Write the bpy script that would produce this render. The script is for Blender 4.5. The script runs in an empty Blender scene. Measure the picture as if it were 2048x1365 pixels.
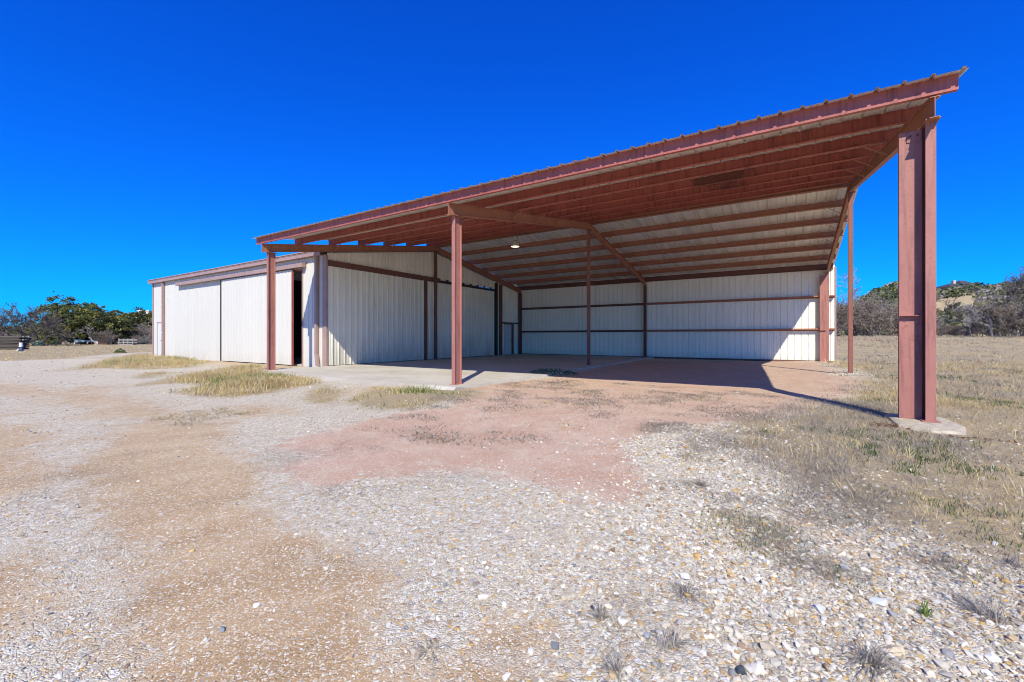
import bpy, math, random
import numpy as np
from mathutils import Matrix, Vector

S = bpy.context.scene
COL = S.collection
R = math.radians

# ------------------------------------------------------------------ camera
F_PX, HOR, YAW = 857.1, 674.1, 0.567            # focal length and horizon of the 2048 px photograph
CAM = Vector((7.292, -8.592, 1.245))            # concrete slab of the carport is z = 0
cd = bpy.data.cameras.new('camera'); cam = bpy.data.objects.new('camera', cd); COL.objects.link(cam)
cam.location = CAM; cam.rotation_euler = (R(90), 0, YAW)
cd.sensor_width = 36; cd.lens = F_PX / 2048 * 36; cd.shift_y = -(682.5 - HOR) / 2048
cd.clip_start = .05; cd.clip_end = 4000
S.camera = cam

# ------------------------------------------------------------------ sky, sun, exposure
SUN = Vector((.468, -.884, 1.0)).normalized()
elev = math.asin(SUN.z); azim = math.atan2(SUN.x, SUN.y)
w = bpy.data.worlds.new('World'); S.world = w; w.use_nodes = True
nt = w.node_tree; nt.nodes.clear()
sky = nt.nodes.new('ShaderNodeTexSky'); sky.sky_type = 'NISHITA'; sky.sun_disc = False
sky.sun_elevation = elev; sky.sun_rotation = azim; sky.altitude = 600; sky.air_density = 1.0; sky.dust_density = .5; sky.ozone_density = 3.0
sep_ = nt.nodes.new('ShaderNodeSeparateColor'); hs = nt.nodes.new('ShaderNodeCombineColor')     # deep polarised blue: each channel as gain * sky ^ power
nt.links.new(sky.outputs[0], sep_.inputs[0])
for ch, (gain, pw) in enumerate(((.008, .8), (.2, 1.16), (.97, .85))):
    pn_ = nt.nodes.new('ShaderNodeMath'); pn_.operation = 'POWER'; pn_.inputs[1].default_value = pw; nt.links.new(sep_.outputs[ch], pn_.inputs[0])
    gn_ = nt.nodes.new('ShaderNodeMath'); gn_.operation = 'MULTIPLY'; gn_.inputs[1].default_value = gain; nt.links.new(pn_.outputs[0], gn_.inputs[0])
    nt.links.new(gn_.outputs[0], hs.inputs[ch])
bg = nt.nodes.new('ShaderNodeBackground'); bg.inputs['Strength'].default_value = .15
ow = nt.nodes.new('ShaderNodeOutputWorld')
nt.links.new(hs.outputs[0], bg.inputs['Color']); nt.links.new(bg.outputs[0], ow.inputs[0])
sd = bpy.data.lights.new('sun', 'SUN'); sd.energy = 3.25; sd.angle = R(.5); sd.color = (1, .955, .79)
so = bpy.data.objects.new('sun', sd); COL.objects.link(so)
so.rotation_euler = SUN.to_track_quat('Z', 'Y').to_euler(); so.location = (0, 0, 30)
S.view_settings.view_transform = 'Standard'; S.view_settings.look = 'None'
S.view_settings.gamma = 1; S.view_settings.use_curve_mapping = False; S.view_settings.exposure = 1.0
S.cycles.filter_width = 1.0; S.cycles.max_bounces = 10; S.cycles.diffuse_bounces = 8

rng = np.random.default_rng(7)
FW = np.array([-math.sin(YAW), math.cos(YAW)]); RT = np.array([math.cos(YAW), math.sin(YAW)])

def at(u, d):
    """a spot d metres in front of the camera point, u along the photograph's width"""
    k = (u - 1024) / F_PX
    return CAM.x + d * (FW[0] + k * RT[0]), CAM.y + d * (FW[1] + k * RT[1])

def on_ground(u, v, z=-.06):
    return at(u, (CAM.z - z) * F_PX / (v - HOR))

# ------------------------------------------------------------------ noise, terrain
def _hash(i, j, s):
    h = (i.astype(np.int64) * 374761393 + j.astype(np.int64) * 668265263 + s * 1442695041) & 0xffffffff
    h = ((h ^ (h >> 13)) * 1274126177) & 0xffffffff
    return ((h ^ (h >> 16)) & 0xffff) / 65535.0
def vnoise(x, y, s=0):
    i, j = np.floor(x), np.floor(y); fx, fy = x - i, y - j
    fx = fx * fx * (3 - 2 * fx); fy = fy * fy * (3 - 2 * fy)
    a, b, c, d = _hash(i, j, s), _hash(i + 1, j, s), _hash(i, j + 1, s), _hash(i + 1, j + 1, s)
    return (a * (1 - fx) + b * fx) * (1 - fy) + (c * (1 - fx) + d * fx) * fy
def fbm(x, y, o=4, s=0):
    t = 0; a = .5
    for k in range(o):
        t = t + a * (vnoise(x, y, s + k) - .5); x = x * 2.03 + 7.1; y = y * 2.03 + 3.7; a *= .5
    return t * 2
def sm(a, b, x):
    t = np.clip((x - a) / (b - a), 0, 1); return t * t * (3 - 2 * t)

def ground_z(x, y):
    x = np.asarray(x, float); y = np.asarray(y, float)
    rx, ry = x - CAM.x, y - CAM.y
    d = rx * FW[0] + ry * FW[1]; l = (rx * RT[0] + ry * RT[1]); r = np.hypot(rx, ry)
    lat = l / np.maximum(d, 1e-3); lat = np.where(d < 1, np.sign(l) * 3, np.clip(lat, -3, 3))
    z = -.065 + .014 * fbm(x * .9, y * .9, 4, 3) + .03 * fbm(x * .16, y * .16, 3, 11) * sm(3, 14, r)
    z = z + .07 * sm(-2, 9, y) * sm(6.5, 9, x)
    flat = sm(0, 2.0, np.maximum(np.maximum(x - 9.6, -28.2 - x), np.maximum(y - 18.8, -3.5 - y)))
    z = z + 1.30 * sm(23, 52, d) * sm(.45, .75, lat) * flat
    far = .5 * fbm(x * .03, y * .03, 3, 5) * sm(60, 160, r); z = z + far
    hx = [-3, .66, .74, .8, .85, .9, .955, 1.0, 1.05, 1.12, 1.2, 1.5, 2, 3]
    hy = [0, 0, .018, .066, .098, .116, .108, .096, .108, .112, .112, .115, .1, .08]
    z = z + np.interp(lat, hx, hy) * 220 * sm(72, 225, d) * (1 - .35 * sm(240, 600, d))
    lx = [-3, -1.25, -1.05, -.9, -.8, -.3, .3, .5, 3]; ly = [0.0, .0, .022, .05, .06, .045, .03, .0, .0]
    z = z + np.interp(lat, lx, ly) * 240 * sm(125, 250, d)
    z = np.where((x < .3) & (x > -9.3) & (y > -.35) & (y < 18.3), -.22, z)
    z = np.where((x < -9) & (x > -27.6) & (y > 2.75) & (y < 18.2), -.25, z)
    return z

def poly(pts, z=-.06): return np.array([on_ground(u, v, z) for u, v in pts])
def sdist(px, py, P):
    """signed distance to polygon, positive inside"""
    n = len(P); best = np.full(px.shape, 1e9); ins = np.zeros(px.shape, bool)
    for k in range(n):
        ax, ay = P[k]; bx, by = P[(k + 1) % n]
        ex, ey = bx - ax, by - ay; L = ex * ex + ey * ey + 1e-12
        t = np.clip(((px - ax) * ex + (py - ay) * ey) / L, 0, 1)
        best = np.minimum(best, np.hypot(px - ax - t * ex, py - ay - t * ey))
        c = ((ay > py) != (by > py)) & (px < ex * (py - ay) / (ey if abs(ey) > 1e-12 else 1e-12) + ax)
        ins ^= c
    return np.where(ins, best, -best)

RED = poly([(935,772),(1020,762),(1100,757),(1180,741),(1290,722),(1500,722),(1640,726),(1690,745),(1740,775),(1700,800),(1620,815),(1560,835),(1440,842),(1330,852),(1255,880),(1275,925),(1320,985),(1290,1010),(1200,1005),(1110,965),(1000,948),(900,945),(830,960),(740,960),(650,985),(590,975),(600,930),(640,905),(570,890),(640,865),(700,850),(790,830),(880,815)])
TAN = [poly(p) for p in (
    [(190,850),(330,830),(440,848),(480,910),(520,990),(620,1060),(730,1150),(800,1290),(840,1365),(900,1700),(0,1700),(150,1365),(215,1220),(235,1120),(205,1000),(150,930)],
    [(190,850),(440,846),(400,818),(290,790),(110,768),(-300,750),(-300,776),(40,800),(150,825)],
    [(-500,845),(60,850),(140,880),(120,930),(60,975),(-500,1150)],
    [(400,722),(520,722),(620,733),(645,740),(560,745),(480,738)],
    [(420,812),(560,798),(610,826),(430,838)],
    [(100,775),(230,765),(270,802),(120,812)],
    [(1590,1195),(1740,1200),(1770,1270),(1640,1275)],
    [(960,1200),(1060,1240),(1090,1365),(900,1600),(830,1365)],
    [(-200,1090),(120,1110),(160,1250),(-300,1300)])]
FIELD_R = np.array([on_ground(u, v) for u, v in [(1655,723),(1740,762),(1700,800),(1640,832),(1490,850),(1520,890),(1640,960),(1800,1030),(1960,1085),(2300,1180),(3600,1100)]]
                   + [at(5000, 40), at(4000, 300), at(1200, 600), at(1500, 40)])
FIELD_L = np.array([on_ground(-1500, 712), on_ground(-400, 722), on_ground(0, 723), on_ground(130, 718), on_ground(220, 709), on_ground(305, 704)]
                   + [at(500, 60), at(900, 600), at(-2500, 600)])
STRIPS = [poly(p) for p in (
    [(190,722),(260,712),(330,709),(400,716),(425,724),(380,735),(300,739),(200,736),(125,743),(170,729)],
    [(250,754),(330,742),(348,746),(290,757)],
    [(265,771),(330,758),(400,748),(440,738),(520,730),(540,742),(600,757),(628,768),(560,781),(470,796),(400,791),(340,783),(420,769),(370,766)],
    [(600,796),(650,770),(695,784),(660,811)],
    [(690,800),(760,771),(850,767),(935,774),(965,792),(840,815),(760,822)])]

def zones(x, y):
    tdx, tdy = -.50, .866; al = x * tdx + y * tdy; ac = x * tdy - y * tdx
    n = .5 * fbm(x * .8, y * .8, 4, 21) + .8 * fbm(ac * 1.5, al * .28, 4, 23); n2 = fbm(x * 2.6, y * 2.6, 3, 31)
    r = np.hypot(x - CAM.x, y - CAM.y); soft = .18 + .045 * r
    def m(P, amp=1., s=1.): return sm(-1, 1, (sdist(x, y, P) + (n * .45 + n2 * .22) * amp * (1 + .06 * r)) / (soft * s))
    red = m(RED, .6)
    tan = np.zeros_like(x)
    for k, P in enumerate(TAN): tan = np.maximum(tan, m(P, .7, 1.5) * (1. if k in (0, 2, 3) else .72))
    tan = np.maximum(tan, .62 * sm(.12, .42, fbm(ac * .85, al * .22, 4, 77)))
    fld = np.maximum(m(FIELD_R, 1.), m(FIELD_L, .4))
    rel = (x - CAM.x) * FW[0] + (y - CAM.y) * FW[1]
    fld = np.maximum(fld, sm(45, 60, rel))
    for P in STRIPS: fld = np.maximum(fld, m(P, .5) * .9)
    return red, tan * (1 - red), fld

# ------------------------------------------------------------------ mesh helpers
WM = {}
def link(name, me, M=None, parent=None, **props):
    o = bpy.data.objects.new(name, me); COL.objects.link(o)
    M = M if M is not None else Matrix.Identity(4)
    if parent is not None:
        o.parent = parent; o.matrix_basis = WM[parent].inverted() @ M
    else: o.matrix_basis = M
    WM[o] = M
    for k, v in props.items(): o[k] = v
    return o
def thing(name, loc, label, category, group=None, rz=0):
    o = link(name, None, Matrix.Translation(loc) @ Matrix.Rotation(rz, 4, 'Z'), label=label, category=category)
    o.empty_display_size = .2
    if group: o['group'] = group
    return o
def mesh_np(name, v, f, mat, col=None, smooth=False):
    v = np.ascontiguousarray(v, np.float32); f = np.ascontiguousarray(f, np.int32); k = f.shape[1]
    me = bpy.data.meshes.new(name)
    me.vertices.add(len(v)); me.vertices.foreach_set('co', v.ravel())
    me.loops.add(f.size); me.loops.foreach_set('vertex_index', f.ravel())
    me.polygons.add(len(f)); me.polygons.foreach_set('loop_start', np.arange(0, f.size, k, dtype=np.int32))
    me.polygons.foreach_set('use_smooth', np.full(len(f), smooth, bool))
    if col is not None:
        a = me.color_attributes.new('tint', 'FLOAT_COLOR', 'POINT')
        c = np.ones((len(v), 4), np.float32); c[:, :col.shape[1]] = col; a.data.foreach_set('color', c.ravel())
    me.update(calc_edges=True); me.validate()
    if mat: me.materials.append(mat)
    return me
class MB:
    def __init__(s): s.v = []; s.f = []
    def add(s, v, f):
        b = len(s.v); s.v += [tuple(p) for p in v]; s.f += [tuple(i + b for i in q) for q in f]; return s
    def box(s, x0, x1, y0, y1, z0, z1):
        return s.add([(x0,y0,z0),(x1,y0,z0),(x1,y1,z0),(x0,y1,z0),(x0,y0,z1),(x1,y0,z1),(x1,y1,z1),(x0,y1,z1)],
                     [(0,3,2,1),(4,5,6,7),(0,1,5,4),(1,2,6,5),(2,3,7,6),(3,0,4,7)])
    def hexa(s, a, b):
        """two quads a, b joined"""
        return s.add(list(a) + list(b), [(0,3,2,1),(4,5,6,7),(0,1,5,4),(1,2,6,5),(2,3,7,6),(3,0,4,7)])
    def bar(s, p, q, wx, wy, up=(0, 0, 1)):
        p, q = Vector(p), Vector(q); d = (q - p).normalized(); a = d.cross(Vector(up))
        if a.length < 1e-4: a = Vector((1, 0, 0))
        a.normalize(); b = d.cross(a).normalized(); a *= wx / 2; b *= wy / 2
        return s.hexa([p-a-b, p+a-b, p+a+b, p-a+b], [q-a-b, q+a-b, q+a+b, q-a+b])
    def tube(s, pts, rad, n=8, caps=True):
        pts = [Vector(p) for p in pts]; rings = []
        for i, p in enumerate(pts):
            d = (pts[min(i+1, len(pts)-1)] - pts[max(i-1, 0)]).normalized()
            a = d.cross(Vector((0, 0, 1)))
            if a.length < 1e-3: a = Vector((1, 0, 0))
            a.normalize(); b = d.cross(a)
            r = rad[i] if hasattr(rad, '__len__') else rad
            rings.append([p + a * r * math.cos(2*math.pi*k/n) + b * r * math.sin(2*math.pi*k/n) for k in range(n)])
        v = [q for ring in rings for q in ring]; f = []
        for i in range(len(rings) - 1):
            for k in range(n): f.append((i*n+k, i*n+(k+1)%n, (i+1)*n+(k+1)%n, (i+1)*n+k))
        if caps: f.append(tuple(range(n))[::-1]); f.append(tuple((len(rings)-1)*n+k for k in range(n)))
        return s.add(v, f)
    def lathe(s, prof, n=20, c=(0, 0, 0)):
        v = []; f = []
        for r, z in prof: v += [(c[0]+r*math.cos(2*math.pi*k/n), c[1]+r*math.sin(2*math.pi*k/n), c[2]+z) for k in range(n)]
        for i in range(len(prof)-1):
            for k in range(n): f.append((i*n+k, i*n+(k+1)%n, (i+1)*n+(k+1)%n, (i+1)*n+k))
        return s.add(v, f)
    def ibeam_z(s, x, y0, depth, bf, z0, z1, tf=.011, tw=.008):
        """upright W-section, flanges facing front and back"""
        s.box(x-bf/2, x+bf/2, y0, y0+tf, z0, z1); s.box(x-bf/2, x+bf/2, y0+depth-tf, y0+depth, z0, z1)
        return s.box(x-tw/2, x+tw/2, y0+tf, y0+depth-tf, z0, z1)
    def rafter(s, x, ya, yb, zf, depth, bf, tf=.011, tw=.009):
        """sloping W-section from ya to yb, zf(y) is its underside"""
        def pr(x0, x1, lo, hi):
            s.hexa([(x0,ya,zf(ya)+lo),(x1,ya,zf(ya)+lo),(x1,ya,zf(ya)+hi),(x0,ya,zf(ya)+hi)],
                   [(x0,yb,zf(yb)+lo),(x1,yb,zf(yb)+lo),(x1,yb,zf(yb)+hi),(x0,yb,zf(yb)+hi)])
        pr(x-bf/2, x+bf/2, 0, tf); pr(x-bf/2, x+bf/2, depth-tf, depth); pr(x-tw/2, x+tw/2, tf, depth-tf)
        return s
    def mesh(s, name, mat):
        me = bpy.data.meshes.new(name); me.from_pydata(s.v, [], s.f); me.update()
        me.materials.append(mat); return me
    def part(s, name, mat, parent=None, **props):
        """link as a mesh whose origin is the parent's"""
        M = WM[parent] if parent is not None else Matrix.Identity(4)
        Mi = M.inverted(); s.v = [tuple(Mi @ Vector(p)) for p in s.v]
        return link(name, s.mesh(name, mat), M, parent, **props)

# ------------------------------------------------------------------ materials
def new_mat(name):
    m = bpy.data.materials.new(name); m.use_nodes = True; n = m.node_tree; n.nodes.clear()
    o = n.nodes.new('ShaderNodeOutputMaterial'); b = n.nodes.new('ShaderNodeBsdfPrincipled'); n.links.new(b.outputs[0], o.inputs[0])
    return m, n, b
class G:
    """small node-graph helper"""
    def __init__(s, nt): s.t = nt; s.tc = nt.nodes.new('ShaderNodeTexCoord')
    def n(s, typ, ins=None, **kw):
        x = s.t.nodes.new('ShaderNode' + typ)
        for k, v in kw.items(): setattr(x, k, v)
        for k, v in (ins or {}).items(): s.set(x.inputs[k], v)
        return x
    def set(s, sock, v):
        if hasattr(v, 'is_output') or isinstance(v, bpy.types.NodeSocket): s.t.links.new(v, sock)
        else:
            if isinstance(v, tuple) and len(v) == 3 and sock.type == 'RGBA': v = v + (1,)
            sock.default_value = v
    def geo(s): return s.n('NewGeometry').outputs['Position']
    def noise(s, vec, scale, detail=4, rough=.55):
        return s.n('TexNoise', {'Vector': vec, 'Scale': scale, 'Detail': detail, 'Roughness': rough}).outputs['Fac']
    def vor(s, vec, scale, feature='F1', rnd=1.):
        return s.n('TexVoronoi', {'Vector': vec, 'Scale': scale, 'Randomness': rnd}, feature=feature)
    def ramp(s, fac, stops, interp='LINEAR'):
        x = s.n('ValToRGB', {'Fac': fac}); r = x.color_ramp; r.interpolation = interp
        while len(r.elements) > 1: r.elements.remove(r.elements[-1])
        for i, (p, c) in enumerate(stops):
            e = r.elements[0] if i == 0 else r.elements.new(p)
            e.position = p; e.color = (c[0], c[1], c[2], 1) if isinstance(c, tuple) else (c, c, c, 1)
        return x.outputs['Color']
    def mix(s, fac, a, b, mode='MIX'):
        x = s.n('Mix', data_type='RGBA', blend_type=mode); s.set(x.inputs[0], fac); s.set(x.inputs[6], a); s.set(x.inputs[7], b); return x.outputs[2]
    def math(s, op, a, b=0.0, clamp=False):
        x = s.n('Math', operation=op, use_clamp=clamp); s.set(x.inputs[0], a); s.set(x.inputs[1], b); return x.outputs[0]
    def scale(s, vec, v):
        x = s.n('Mapping', {'Vector': vec}); x.inputs['Scale'].default_value = v; return x.outputs[0]
    def sep(s, vec): return s.n('SeparateXYZ', {'Vector': vec}).outputs
    def bump(s, h, strength, dist, normal=None):
        x = s.n('Bump', {'Height': h, 'Strength': strength, 'Distance': dist})
        if normal is not None: s.set(x.inputs['Normal'], normal)
        return x.outputs['Normal']

def steel(name, base, rust=.35, rough=.55, streak=.5, rustc=(.16, .055, .022)):
    m, t, b = new_mat(name); g = G(t); p = g.geo()
    n1 = g.noise(p, 1.6, 6, .65); n2 = g.noise(g.scale(p, (9, 9, .7)), 1.5, 5, .6); n3 = g.noise(p, 26, 4, .7)
    c = g.mix(g.ramp(n1, [(.35, 0.), (.7, .55)]), base, tuple(x * 1.35 + .015 for x in base))
    c = g.mix(g.math('MULTIPLY', g.ramp(n2, [(.5, 0.), (.72, 1.)]), streak * .6), c, tuple(x * .55 for x in base))
    rm = g.math('MULTIPLY', g.ramp(n3, [(.56 , 0.), (.72, 1.)]), g.ramp(n1, [(.45, 0.), (.66, 1.)]))
    c = g.mix(g.math('MULTIPLY', rm, rust * 2, True), c, rustc)
    g.set(b.inputs['Base Color'], c); b.inputs['Roughness'].default_value = rough
    b.inputs['Specular IOR Level'].default_value = .35
    g.set(b.inputs['Normal'], g.bump(n3, .12, .01))
    return m
M_COL = steel('red_column_steel', (.335, .14, .112), .9, .55, 1.3, (.20, .07, .035))
M_RAFT = steel('rusty_rafter_steel', (.33, .14, .085), .8, .6, .8)
M_PURL = steel('red_purlin_steel', (.33, .085, .06), .35, .5, 1.8)  # strong streaks imitate banded light off the roof ribs
M_FASC = steel('red_eave_steel', (.33, .095, .075), .5, .5, 1.5)
def purlin_marks(m):
    t = m.node_tree; g = G(t); b = [n for n in t.nodes if n.type == 'BSDF_PRINCIPLED'][0]; p = g.geo(); x, y, z = g.sep(p)[:3]
    old = b.inputs['Base Color'].links[0].from_socket
    # light reflected by the sheet's folds, painted as pale streaks of uneven strength
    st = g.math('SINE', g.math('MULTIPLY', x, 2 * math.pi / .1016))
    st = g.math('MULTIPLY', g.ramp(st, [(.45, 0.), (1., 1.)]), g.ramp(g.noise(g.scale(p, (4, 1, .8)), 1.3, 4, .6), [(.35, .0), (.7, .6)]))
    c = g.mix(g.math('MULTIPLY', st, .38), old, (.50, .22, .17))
    # an old dark oil stain across a few purlins
    d = g.math('POWER', g.math('DIVIDE', g.math('SUBTRACT', x, 5.85), .85), 2.); d = g.math('ADD', d, g.math('POWER', g.math('DIVIDE', g.math('SUBTRACT', y, 4.6), 1.7), 2.))
    d = g.math('ADD', d, g.math('MULTIPLY', g.math('SUBTRACT', g.noise(p, 2.6, 5, .7), .5), 2.6))
    c = g.mix(g.ramp(d, [(.5, .7), (.95, 0.)]), c, (.085, .035, .028))
    g.set(b.inputs['Base Color'], c)
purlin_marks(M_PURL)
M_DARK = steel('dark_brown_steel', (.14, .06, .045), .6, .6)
M_TRIM = steel('mauve_brown_trim', (.31, .205, .175), .05, .45, .3)

def painted(name, base, dirt=(.33, .27, .19), amount=.5, zdirt=None, rough=.42):
    m, t, b = new_mat(name); g = G(t); p = g.geo()
    n1 = g.noise(g.scale(p, (1, 1, .35)), 1.1, 5, .6); n2 = g.noise(g.scale(p, (14, 14, .6)), 1, 4, .6); n3 = g.noise(p, 40, 3, .6)
    oi = g.n('ObjectInfo').outputs['Random']
    c = g.mix(g.math('MULTIPLY', oi, .5), base, tuple(x * .93 for x in base))
    c = g.mix(g.math('MULTIPLY', g.ramp(n1, [(.42, 0.), (.75, 1.)]), amount * .5), c, tuple(.5 * x + .5 * d for x, d in zip(base, dirt)))
    c = g.mix(g.math('MULTIPLY', g.ramp(n2, [(.55, 0.), (.75, 1.)]), amount * .35), c, dirt)
    if zdirt:
        z = g.sep(p)[2]
        f = g.math('MULTIPLY', g.n('MapRange', {'Value': z, 'From Min': zdirt, 'From Max': 0., 'To Min': 0., 'To Max': 1.}).outputs[0], g.ramp(n1, [(.3, .2), (.62, 1.)]))
        f = g.math('MULTIPLY', f, g.ramp(n2, [(.25, .35), (.6, 1.)]))
        c = g.mix(g.math('MULTIPLY', f, amount, True), c, dirt)
    g.set(b.inputs['Base Color'], c); b.inputs['Roughness'].default_value = rough; b.inputs['Specular IOR Level'].default_value = .4
    g.set(b.inputs['Normal'], g.bump(g.noise(g.scale(p, (1, 1, .4)), 2.2, 3, .5), .12, .06))
    return m
M_WHITE = painted('white_panel_paint', (.60, .572, .51), amount=.27, zdirt=.55)
M_BACK = painted('white_back_wall_paint', (.90, .87, .76), amount=.35, zdirt=.4)
M_CREAM = painted('cream_end_wall_paint', (.80, .76, .65), (.26, .24, .2), amount=.7, zdirt=1.5)
M_DOORW = painted('white_door_paint', (.62, .62, .61), amount=.15)
def galv():
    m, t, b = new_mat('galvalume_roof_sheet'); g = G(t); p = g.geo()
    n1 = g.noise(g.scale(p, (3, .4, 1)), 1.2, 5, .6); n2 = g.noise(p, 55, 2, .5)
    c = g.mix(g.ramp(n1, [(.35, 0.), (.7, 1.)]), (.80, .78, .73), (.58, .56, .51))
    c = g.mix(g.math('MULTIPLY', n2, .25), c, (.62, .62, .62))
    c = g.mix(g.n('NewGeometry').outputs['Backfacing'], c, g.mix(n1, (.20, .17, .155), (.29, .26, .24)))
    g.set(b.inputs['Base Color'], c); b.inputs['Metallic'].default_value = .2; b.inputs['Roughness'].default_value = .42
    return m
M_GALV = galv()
def concrete():
    m, t, b = new_mat('old_concrete'); g = G(t); p = g.geo()
    n1 = g.noise(p, .55, 6, .65); n2 = g.noise(p, 5, 5, .7); n3 = g.noise(p, 90, 2, .6); n4 = g.noise(g.scale(p, (.3, 1.2, 1)), 1.2, 5, .6)
    c = g.ramp(n1, [(.3, (.33, .28, .22)), (.55, (.45, .41, .35)), (.75, (.52, .49, .44))])
    c = g.mix(g.ramp(n2, [(.45, 0.), (.8, .55)]), c, (.30, .25, .19))
    c = g.mix(g.ramp(n4, [(.52, 0.), (.7, .5)]), c, (.26, .22, .17))
    c = g.mix(g.math('MULTIPLY', n3, .3), c, (.55, .52, .47))
    g.set(b.inputs['Base Color'], c); b.inputs['Roughness'].default_value = .85
    g.set(b.inputs['Normal'], g.bump(g.math('ADD', n2, n3), .25, .01))
    return m
M_CONC = concrete()
def simple(name, base, rough=.6, metal=0., var=.25, scale=6., emit=None):
    m, t, b = new_mat(name); g = G(t); p = g.geo()
    n = g.noise(p, scale, 5, .6)
    g.set(b.inputs['Base Color'], g.mix(g.ramp(n, [(.3, 0.), (.75, 1.)]), base, tuple(x * (1 - var) for x in base)))
    b.inputs['Roughness'].default_value = rough; b.inputs['Metallic'].default_value = metal
    if emit: b.inputs['Emission Color'].default_value = emit[0] + (1,); b.inputs['Emission Strength'].default_value = emit[1]
    return m
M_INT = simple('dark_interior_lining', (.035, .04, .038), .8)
M_BLK = simple('black_rubber', (.03, .028, .027), .7)  # even black for door rail, rollers, post and leaf seam
M_ALU = simple('spun_aluminium', (.66, .60, .46), .45, .1)
M_GREYM = simple('grey_enamel', (.42, .41, .38), .5)
M_LENS = simple('lit_lamp_lens', (.9, .85, .7), .3, emit=((1, .88, .62), 2.2))
M_BARK = simple('weathered_bark', (.12, .10, .085), .9, scale=12, var=.5)
M_PALEBARK = simple('pale_grey_bark', (.30, .27, .24), .9, scale=9, var=.4)
M_TWIG = simple('grey_brown_twigs', (.23, .18, .145), .95, scale=2, var=.45)
M_TWIG2 = simple('grey_twigs', (.27, .24, .21), .95, scale=2, var=.4)
M_BLUE = simple('blue_jacket_plastic', (.04, .06, .13), .5)
M_WPL = simple('white_plastic', (.78, .78, .77), .4, var=.1)
M_ROOFB = simple('dark_shingle_roof', (.05, .052, .065), .8)
M_STUC = simple('pale_stucco', (.55, .48, .40), .8)
M_GLASS = simple('dark_window_glass', (.03, .04, .05), .1)
M_TYRE = simple('tyre_rubber', (.03, .03, .03), .8)
M_PALEB = simple('pale_blue_paint', (.27, .36, .44), .5)
M_RUSTRED = simple('faded_red_paint', (.35, .12, .07), .7)
M_LOG = simple('weathered_log', (.085, .068, .056), .9, scale=14, var=.6)

def tinted(name, rough=.85, transl=0., bump=0.):
    m, t, b = new_mat(name); g = G(t)
    a = g.n('Attribute', attribute_name='tint').outputs['Color']
    if bump:
        p = g.geo(); n = g.noise(p, 180, 3, .7)
        g.set(b.inputs['Base Color'], g.mix(g.math('MULTIPLY', g.ramp(n, [(.4, 0.), (.7, 1.)]), .35), a, g.mix(1., a, (.62, .55, .48), 'MULTIPLY')))
        g.set(b.inputs['Normal'], g.bump(n, bump, .003))
    else: g.set(b.inputs['Base Color'], a)
    b.inputs['Roughness'].default_value = rough; b.inputs['Specular IOR Level'].default_value = .2
    if transl:
        tr = g.n('BsdfTranslucent', {'Color': a}); mx = g.n('MixShader'); mx.inputs[0].default_value = transl
        t.links.new(b.outputs[0], mx.inputs[1]); t.links.new(tr.outputs[0], mx.inputs[2])
        t.links.new(mx.outputs[0], [n for n in t.nodes if n.type == 'OUTPUT_MATERIAL'][0].inputs[0])
    return m
M_STONE = tinted('limestone_chips', .85, 0, .5)
M_GRASS = tinted('dry_grass_blades', .8, .3)
M_LEAF = tinted('evergreen_leaves', .6, .25)

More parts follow.
